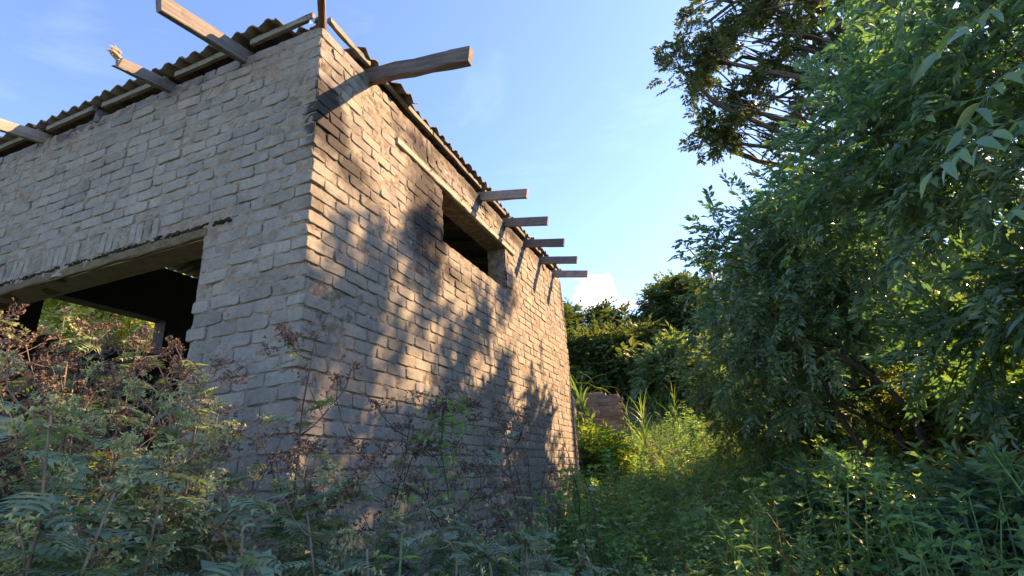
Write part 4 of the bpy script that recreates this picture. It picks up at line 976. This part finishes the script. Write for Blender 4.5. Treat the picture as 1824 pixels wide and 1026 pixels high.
W = [ # label, x, y, top z, fresh, branches, leaves, leaf length, lean
    ('tall weed with dark seed heads standing alone before the brick corner', .72, -.73, 2.10, .0, 5, 10, .15, (.02, 0)),
    ('dark seeding weed before the sunlit wall, beside the vine clad one', .64, .02, 1.88, .0, 8, 8, .14, (0, .03)),
    ('spreading dry weed right of the vine clad one', 1.02, .12, 1.80, .05, 7, 8, .13, (.06, 0)),
    ('weed with brown heads silhouetted against the dark opening beside the brick pier', -.32, -.62, 2.30, .0, 7, 12, .16, (0, 0)),
    ('weed with brown heads before the bright inner window', -.72, -.72, 2.42, .0, 6, 8, .15, (.02, 0)),
    ('brown headed weed at the far left before the opening', -.55, -1.02, 2.30, .05, 8, 14, .17, (0, 0)),
    ('thick brown weed low in front of the opening', -.20, -.95, 2.12, .1, 9, 16, .17, (0, 0)),
    ('dry weed with pinkish brown heads on the left edge', -.05, -1.30, 2.06, .0, 8, 14, .17, (0, 0)),
    ('dry weed massed before the brick pier', .08, -.68, 2.02, .1, 9, 14, .16, (0, 0)),
    ('slender brown weed between the inner window and the brick pier', -.52, -.50, 2.22, .0, 8, 8, .15, (.02, 0)),
    ('brown weed crowding the left edge above the thicket', .12, -1.42, 1.98, .05, 9, 12, .16, (0, .02)),
    ('brown weed in the middle of the shaded opening', -.62, -.80, 2.16, .05, 9, 12, .16, (0, 0)),
    ('low brown weed under the opening next to the budding ones', .22, -1.02, 1.94, .15, 9, 14, .16, (0, 0)),
    ('dense brown weed in front of the dark doorway, left of the window gap', -.85, -.55, 2.28, .0, 12, 10, .14, (.03, 0)),
    ('dense brown weed below the inner window', -.35, -.85, 2.10, .0, 12, 10, .14, (0, .02)),
    ('reddish brown weed at the left edge behind the pinkish one', -.35, -1.18, 2.18, .0, 12, 10, .14, (0, 0)),
    ('brown weed leaning on the brick pier edge', -.05, -.52, 2.05, .0, 11, 10, .14, (.03, 0)),
    ('stubby brown weed under the doorway in the second row', .02, -1.0, 1.96, .05, 12, 10, .14, (-.03, 0)),
    ('weed with yellow green buds on a pale leaning stalk, far left front', .74, -1.50, 1.79, 1.0, 5, 12, .18, (-.02, .03)),
    ('yellow green budding weed in the middle of the front left thicket', .60, -1.14, 1.83, .95, 8, 22, .18, (0, .02)),
    ('budding weed with yellow green tops next to the brick pier', .48, -.92, 1.86, .9, 8, 20, .18, (.04, .02)),
    ('broad budding weed left of the middle one', .46, -1.28, 1.80, .85, 8, 22, .19, (0, 0)),
    ('mixed brown and green weed in front of the corner', .78, -.86, 1.70, .5, 7, 20, .18, (.05, .02)),
    ('green topped weed below the lone dark one', .95, -.80, 1.62, .6, 6, 20, .18, (.03, 0)),
]
for i, (lab, x, y, tz, fr, br, lv, ll, ln) in enumerate(W): weed(lab, x, y, tz, 100 + i, fr, br, leaves=lv * 3, leaf_l=ll * .8, lean=ln, stemmat='stem_dark' if fr < .2 and x > .5 else 'stem_brown', spread=.30 if fr < .2 else .24, cluster=.032 if fr < .3 else .036, heads=20 if fr < .3 else 26, upper=.45 if fr < .3 else .62)
# feathery leafy weeds filling the front left corner
F_ = [(1.00, -1.22, 1.58), (.88, -1.42, 1.62), (.72, -1.20, 1.66), (.98, -1.00, 1.55), (1.22, -1.08, 1.47), (.62, -1.52, 1.68), (.55, -1.0, 1.66), (.35, -1.15, 1.72), (.3, -1.45, 1.75), (1.30, -.80, 1.44), (.80, -.62, 1.55), (1.05, -.52, 1.50), (.1, -1.1, 1.75), (.28, -.75, 1.70), (.5, -.5, 1.6), (.75, -.3, 1.55), (-.1, -.8, 1.8), (1.15, -.3, 1.46), (1.38, -.5, 1.40), (.95, -.15, 1.5), (1.25, .05, 1.40), (1.5, -.25, 1.34), (.45, -.3, 1.6), (1.45, -.95, 1.36)]
for i, (x, y, tz) in enumerate(F_):
    weed('feathery leaved green weed in the thicket at the lower left', x, y, tz, 150 + i, .7, 3, heads=4, leaves=165, leaf_l=.108, low=.3, spread=.12, name='feathery_weed', stemmat='stem_brown', upper=.75)
# vine clad weed
def vine_weed():
    rng = np.random.default_rng(77); root = weed('dry weed smothered by a small green vine before the sunlit wall', .86, -.02, 1.93, 178, .0, 7, leaves=4, leaf_l=.12, stemmat='stem_dark')
    b = np.array(root.location); n = 420; t = rng.random(n) ** .7; P = np.array([0, 0, .35]) + np.stack([rng.normal(0, .055, n), rng.normal(0, .055, n), t * (1.93 - b[2] - .32)], -1)
    D = rng.normal(0, 1, (n, 3)); D[:, 2] -= .2; o = bake(LH + LS, P, shoot_frames(unit(D), rng), rng.uniform(.022, .045, n), rng).build('vine_leaves', M['leaf_herb'], root); o['kind'] = 'stuff'
vine_weed()
# leaning dark stalks
def stalk(label, base, tip, seed, side=40):
    rng = np.random.default_rng(seed); b = np.asarray(base, float); root = empty('dry_stalk', b); tag(root, label, 'stalk', 'dark dry stalks leaning before the wall'); mb = MB()
    P = curve_pts((0, 0, 0), np.asarray(tip) - b, (.03, 0, .05), 12, rng, .006); V, F = tube(P, np.linspace(.008, .002, 12), 5); mb.add(V, F); Q = []
    for k in range(side):
        t = rng.uniform(.35, 1); p = np.array([np.interp(t, np.linspace(0, 1, 12), P[:, i]) for i in range(3)]); e = p + rng.normal(0, 1, 3) * [.06, .06, .03] * (1.4 - t) + [-.03, 0, -.02]; V, F = tube([p, (p + e) / 2 + [0, 0, .01], e], [.0018, .0014, .0008], 3, False); mb.add(V, F); Q.append(e); Q.append((p + e) / 2)
    V, F = mb.get(); link('stem', mesh_np('stem', V, F, True, M['stem_dark']), root)
    Q = np.array(Q); o = bake(HEADS, Q, shoot_frames(unit(rng.normal(0, 1, Q.shape)), rng), rng.uniform(.004, .008, len(Q)), rng).build('seed_heads', M['head_brown'], root); o['kind'] = 'stuff'
stalk('long dark stalk arching left across the sunlit wall', on_ground(.98, 1.0), (.70, 1.0, 1.97), 201, 60)
stalk('shorter dark stalk hanging with fine twigs left of the long one', on_ground(.80, .95), (.86, 1.05, 1.72), 202, 50)
stalk('upright dark stalk near the far end of the wall', on_ground(.85, 2.3), (.72, 2.35, 1.95), 203, 20)
stalk('bent dark stem beside the upright stalk', on_ground(1.02, 2.1), (.86, 2.2, 1.85), 204, 12)
# leafy plants one can tell apart
def leafy(label, x, y, h, seed, mat, leaf=.08, pairs=5, kind=LH, name='leafy_plant', lean=(0, 0), stems=1, big=False):
    rng = np.random.default_rng(seed); b = on_ground(x, y, -.03); root = empty(name, b); tag(root, label, 'plant'); st = MB(); lf = MB()
    for s in range(stems):
        top = np.array([lean[0] + rng.normal(0, .1) * (s > 0), lean[1] + rng.normal(0, .1) * (s > 0), h * (1 if not s else rng.uniform(.7, 1))]); P = curve_pts(rng.normal(0, .03, 3) * [1, 1, 0] * (s > 0), top, rng.normal(0, .02, 3), 8); V, F = tube(P, np.linspace(.006, .0025, 8), 5); st.add(V, F)
        for k in range(pairs):
            t = .3 + .7 * (k + .7) / pairs; p = np.array([np.interp(t, np.linspace(0, 1, 8), P[:, i]) for i in range(3)]); a = k * 1.57 + rng.normal(0, .4)
            for q in (0, math.pi):
                D = np.array([math.cos(a + q), math.sin(a + q), rng.uniform(-.25, .35)]); R = rot_frames(D[None], (np.array([0, 0, 1]) + rng.normal(0, .2, 3))[None])[0]; v, f = kind[rng.integers(0, len(kind))]; sc = leaf * rng.uniform(.75, 1.2) * (1.15 - .5 * t)
                pe = p + unit(D) * sc * .35; V, F = tube([p, pe], .0016, 3, False); st.add(V, F)
                if big:
                    o = bpy.data.objects.new('leaf', mesh_np('leaf', v @ R * sc, f, True, M[mat])); COL.objects.link(o); o.parent = root; o.location = pe
                else: lf.add(v @ R * sc + pe, f)
    V, F = st.get(); link('stem', mesh_np('stem', V, F, True, M['stem_green']), root)
    if lf.n: o = lf.build('leaves', M[mat], root); o['kind'] = 'stuff'
leafy('bright green broad leaved plant at the bottom edge before the thicket', 1.36, -1.16, 1.36, 301, 'leaf_bright', .075, 6, [leaf_heart(1, .6)], stems=2, big=True)
leafy('small bright green plant low beside the first one', 1.50, -1.05, 1.26, 302, 'leaf_bright', .06, 5, [leaf_heart(1, .65)], stems=2, big=True)
leafy('large heart leaved plant rising before the shaded wall', 1.12, .35, 1.12, 303, 'leaf_herb', .12, 5, LH, big=True)
leafy('heart leaved climber beside the dark stalks', .92, 2.2, .95, 304, 'leaf_herb', .12, 5, LH, big=True)
leafy('pale green weed with a thin spire left of the heart leaved plant', .98, .15, 1.12, 305, 'leaf_herb', .05, 8, LS, stems=2)
def sunny_bush():
    thicket('small yellow green bush lit by the sun before the ruined wall', -.02, 7.2, .34, .95, 420, 61, M['leaf_lime'], name='sunny_bush')
sunny_bush()
# foreground sprays with large leaves on the right edge
def spray(label, p0, p1, n, leaf, seed, mat='leaf_shrub', name='leafy_branch'):
    rng = np.random.default_rng(seed); p0 = np.asarray(p0, float); p1 = np.asarray(p1, float); root = empty(name, p0); tag(root, label, 'branch', 'leafy branches reaching in from the right')
    P = curve_pts((0, 0, 0), p1 - p0, (0, 0, .10 * np.linalg.norm(p1 - p0)), 9, rng, .006); V, F = tube(P, np.linspace(.008, .002, 9), 5); link('stem', mesh_np('stem', V, F, True, M['stem_green']), root)
    for k in range(n):
        t = .12 + .88 * k / (n - 1); p = np.array([np.interp(t, np.linspace(0, 1, 9), P[:, i]) for i in range(3)]); T = unit(P[min(8, int(t * 8) + 1)] - P[int(t * 8) if t < 1 else 7]); sd = unit(np.cross(T, [0, 0, 1])) * (1 if k % 2 else -1)
        D = T * rng.uniform(.3, .8) + sd * rng.uniform(.5, 1.0) + np.array([0, 0, rng.uniform(-.8, .05)]); R = rot_frames(D[None], (np.array([0, 0, 1]) + rng.normal(0, .35, 3))[None])[0]; v, f = leaf_smooth(1, rng.uniform(.28, .42), rng.uniform(.05, .3), rng.uniform(.05, .5), .012)
        o = bpy.data.objects.new('leaf', mesh_np('leaf', v @ R * leaf * rng.uniform(.7, 1.15), f, True, M['leaf_dry'] if rng.random() < .03 else M[mat])); COL.objects.link(o); o.parent = root; o.location = p
SP = [('arching branch high at the right edge with large hanging leaves', (4.0, .6, 3.55), (3.05, .0, 3.05)), ('leafy branch across the right edge below the arching one', (4.0, .7, 2.95), (2.95, .15, 2.62)), ('branch with bluish leaves at mid height on the right edge', (4.1, .9, 2.7), (3.15, .35, 2.40)), ('topmost light green branch in the right upper corner', (4.2, .6, 4.1), (3.2, -.05, 3.40)),
      ('drooping branch with a withered leaf in the dark shrub', (4.2, 1.1, 3.6), (3.3, .6, 3.0)), ('low branch reaching in at the bottom right corner', (3.9, .7, 1.35), (2.9, .1, 1.30)), ('second low branch with long leaves at the bottom right', (3.8, 1.0, 1.0), (2.75, .35, 1.12)), ('third low branch above the bottom right corner', (4.1, 1.2, 1.6), (3.1, .6, 1.48)), ('spray of leaves in front of the sunlit gap', (4.3, 1.5, 2.6), (3.4, .9, 2.15))]
for i, (lab, a, b_) in enumerate(SP): spray(lab, a, b_, 22, .125 if i not in (3,) else .11, 400 + i)
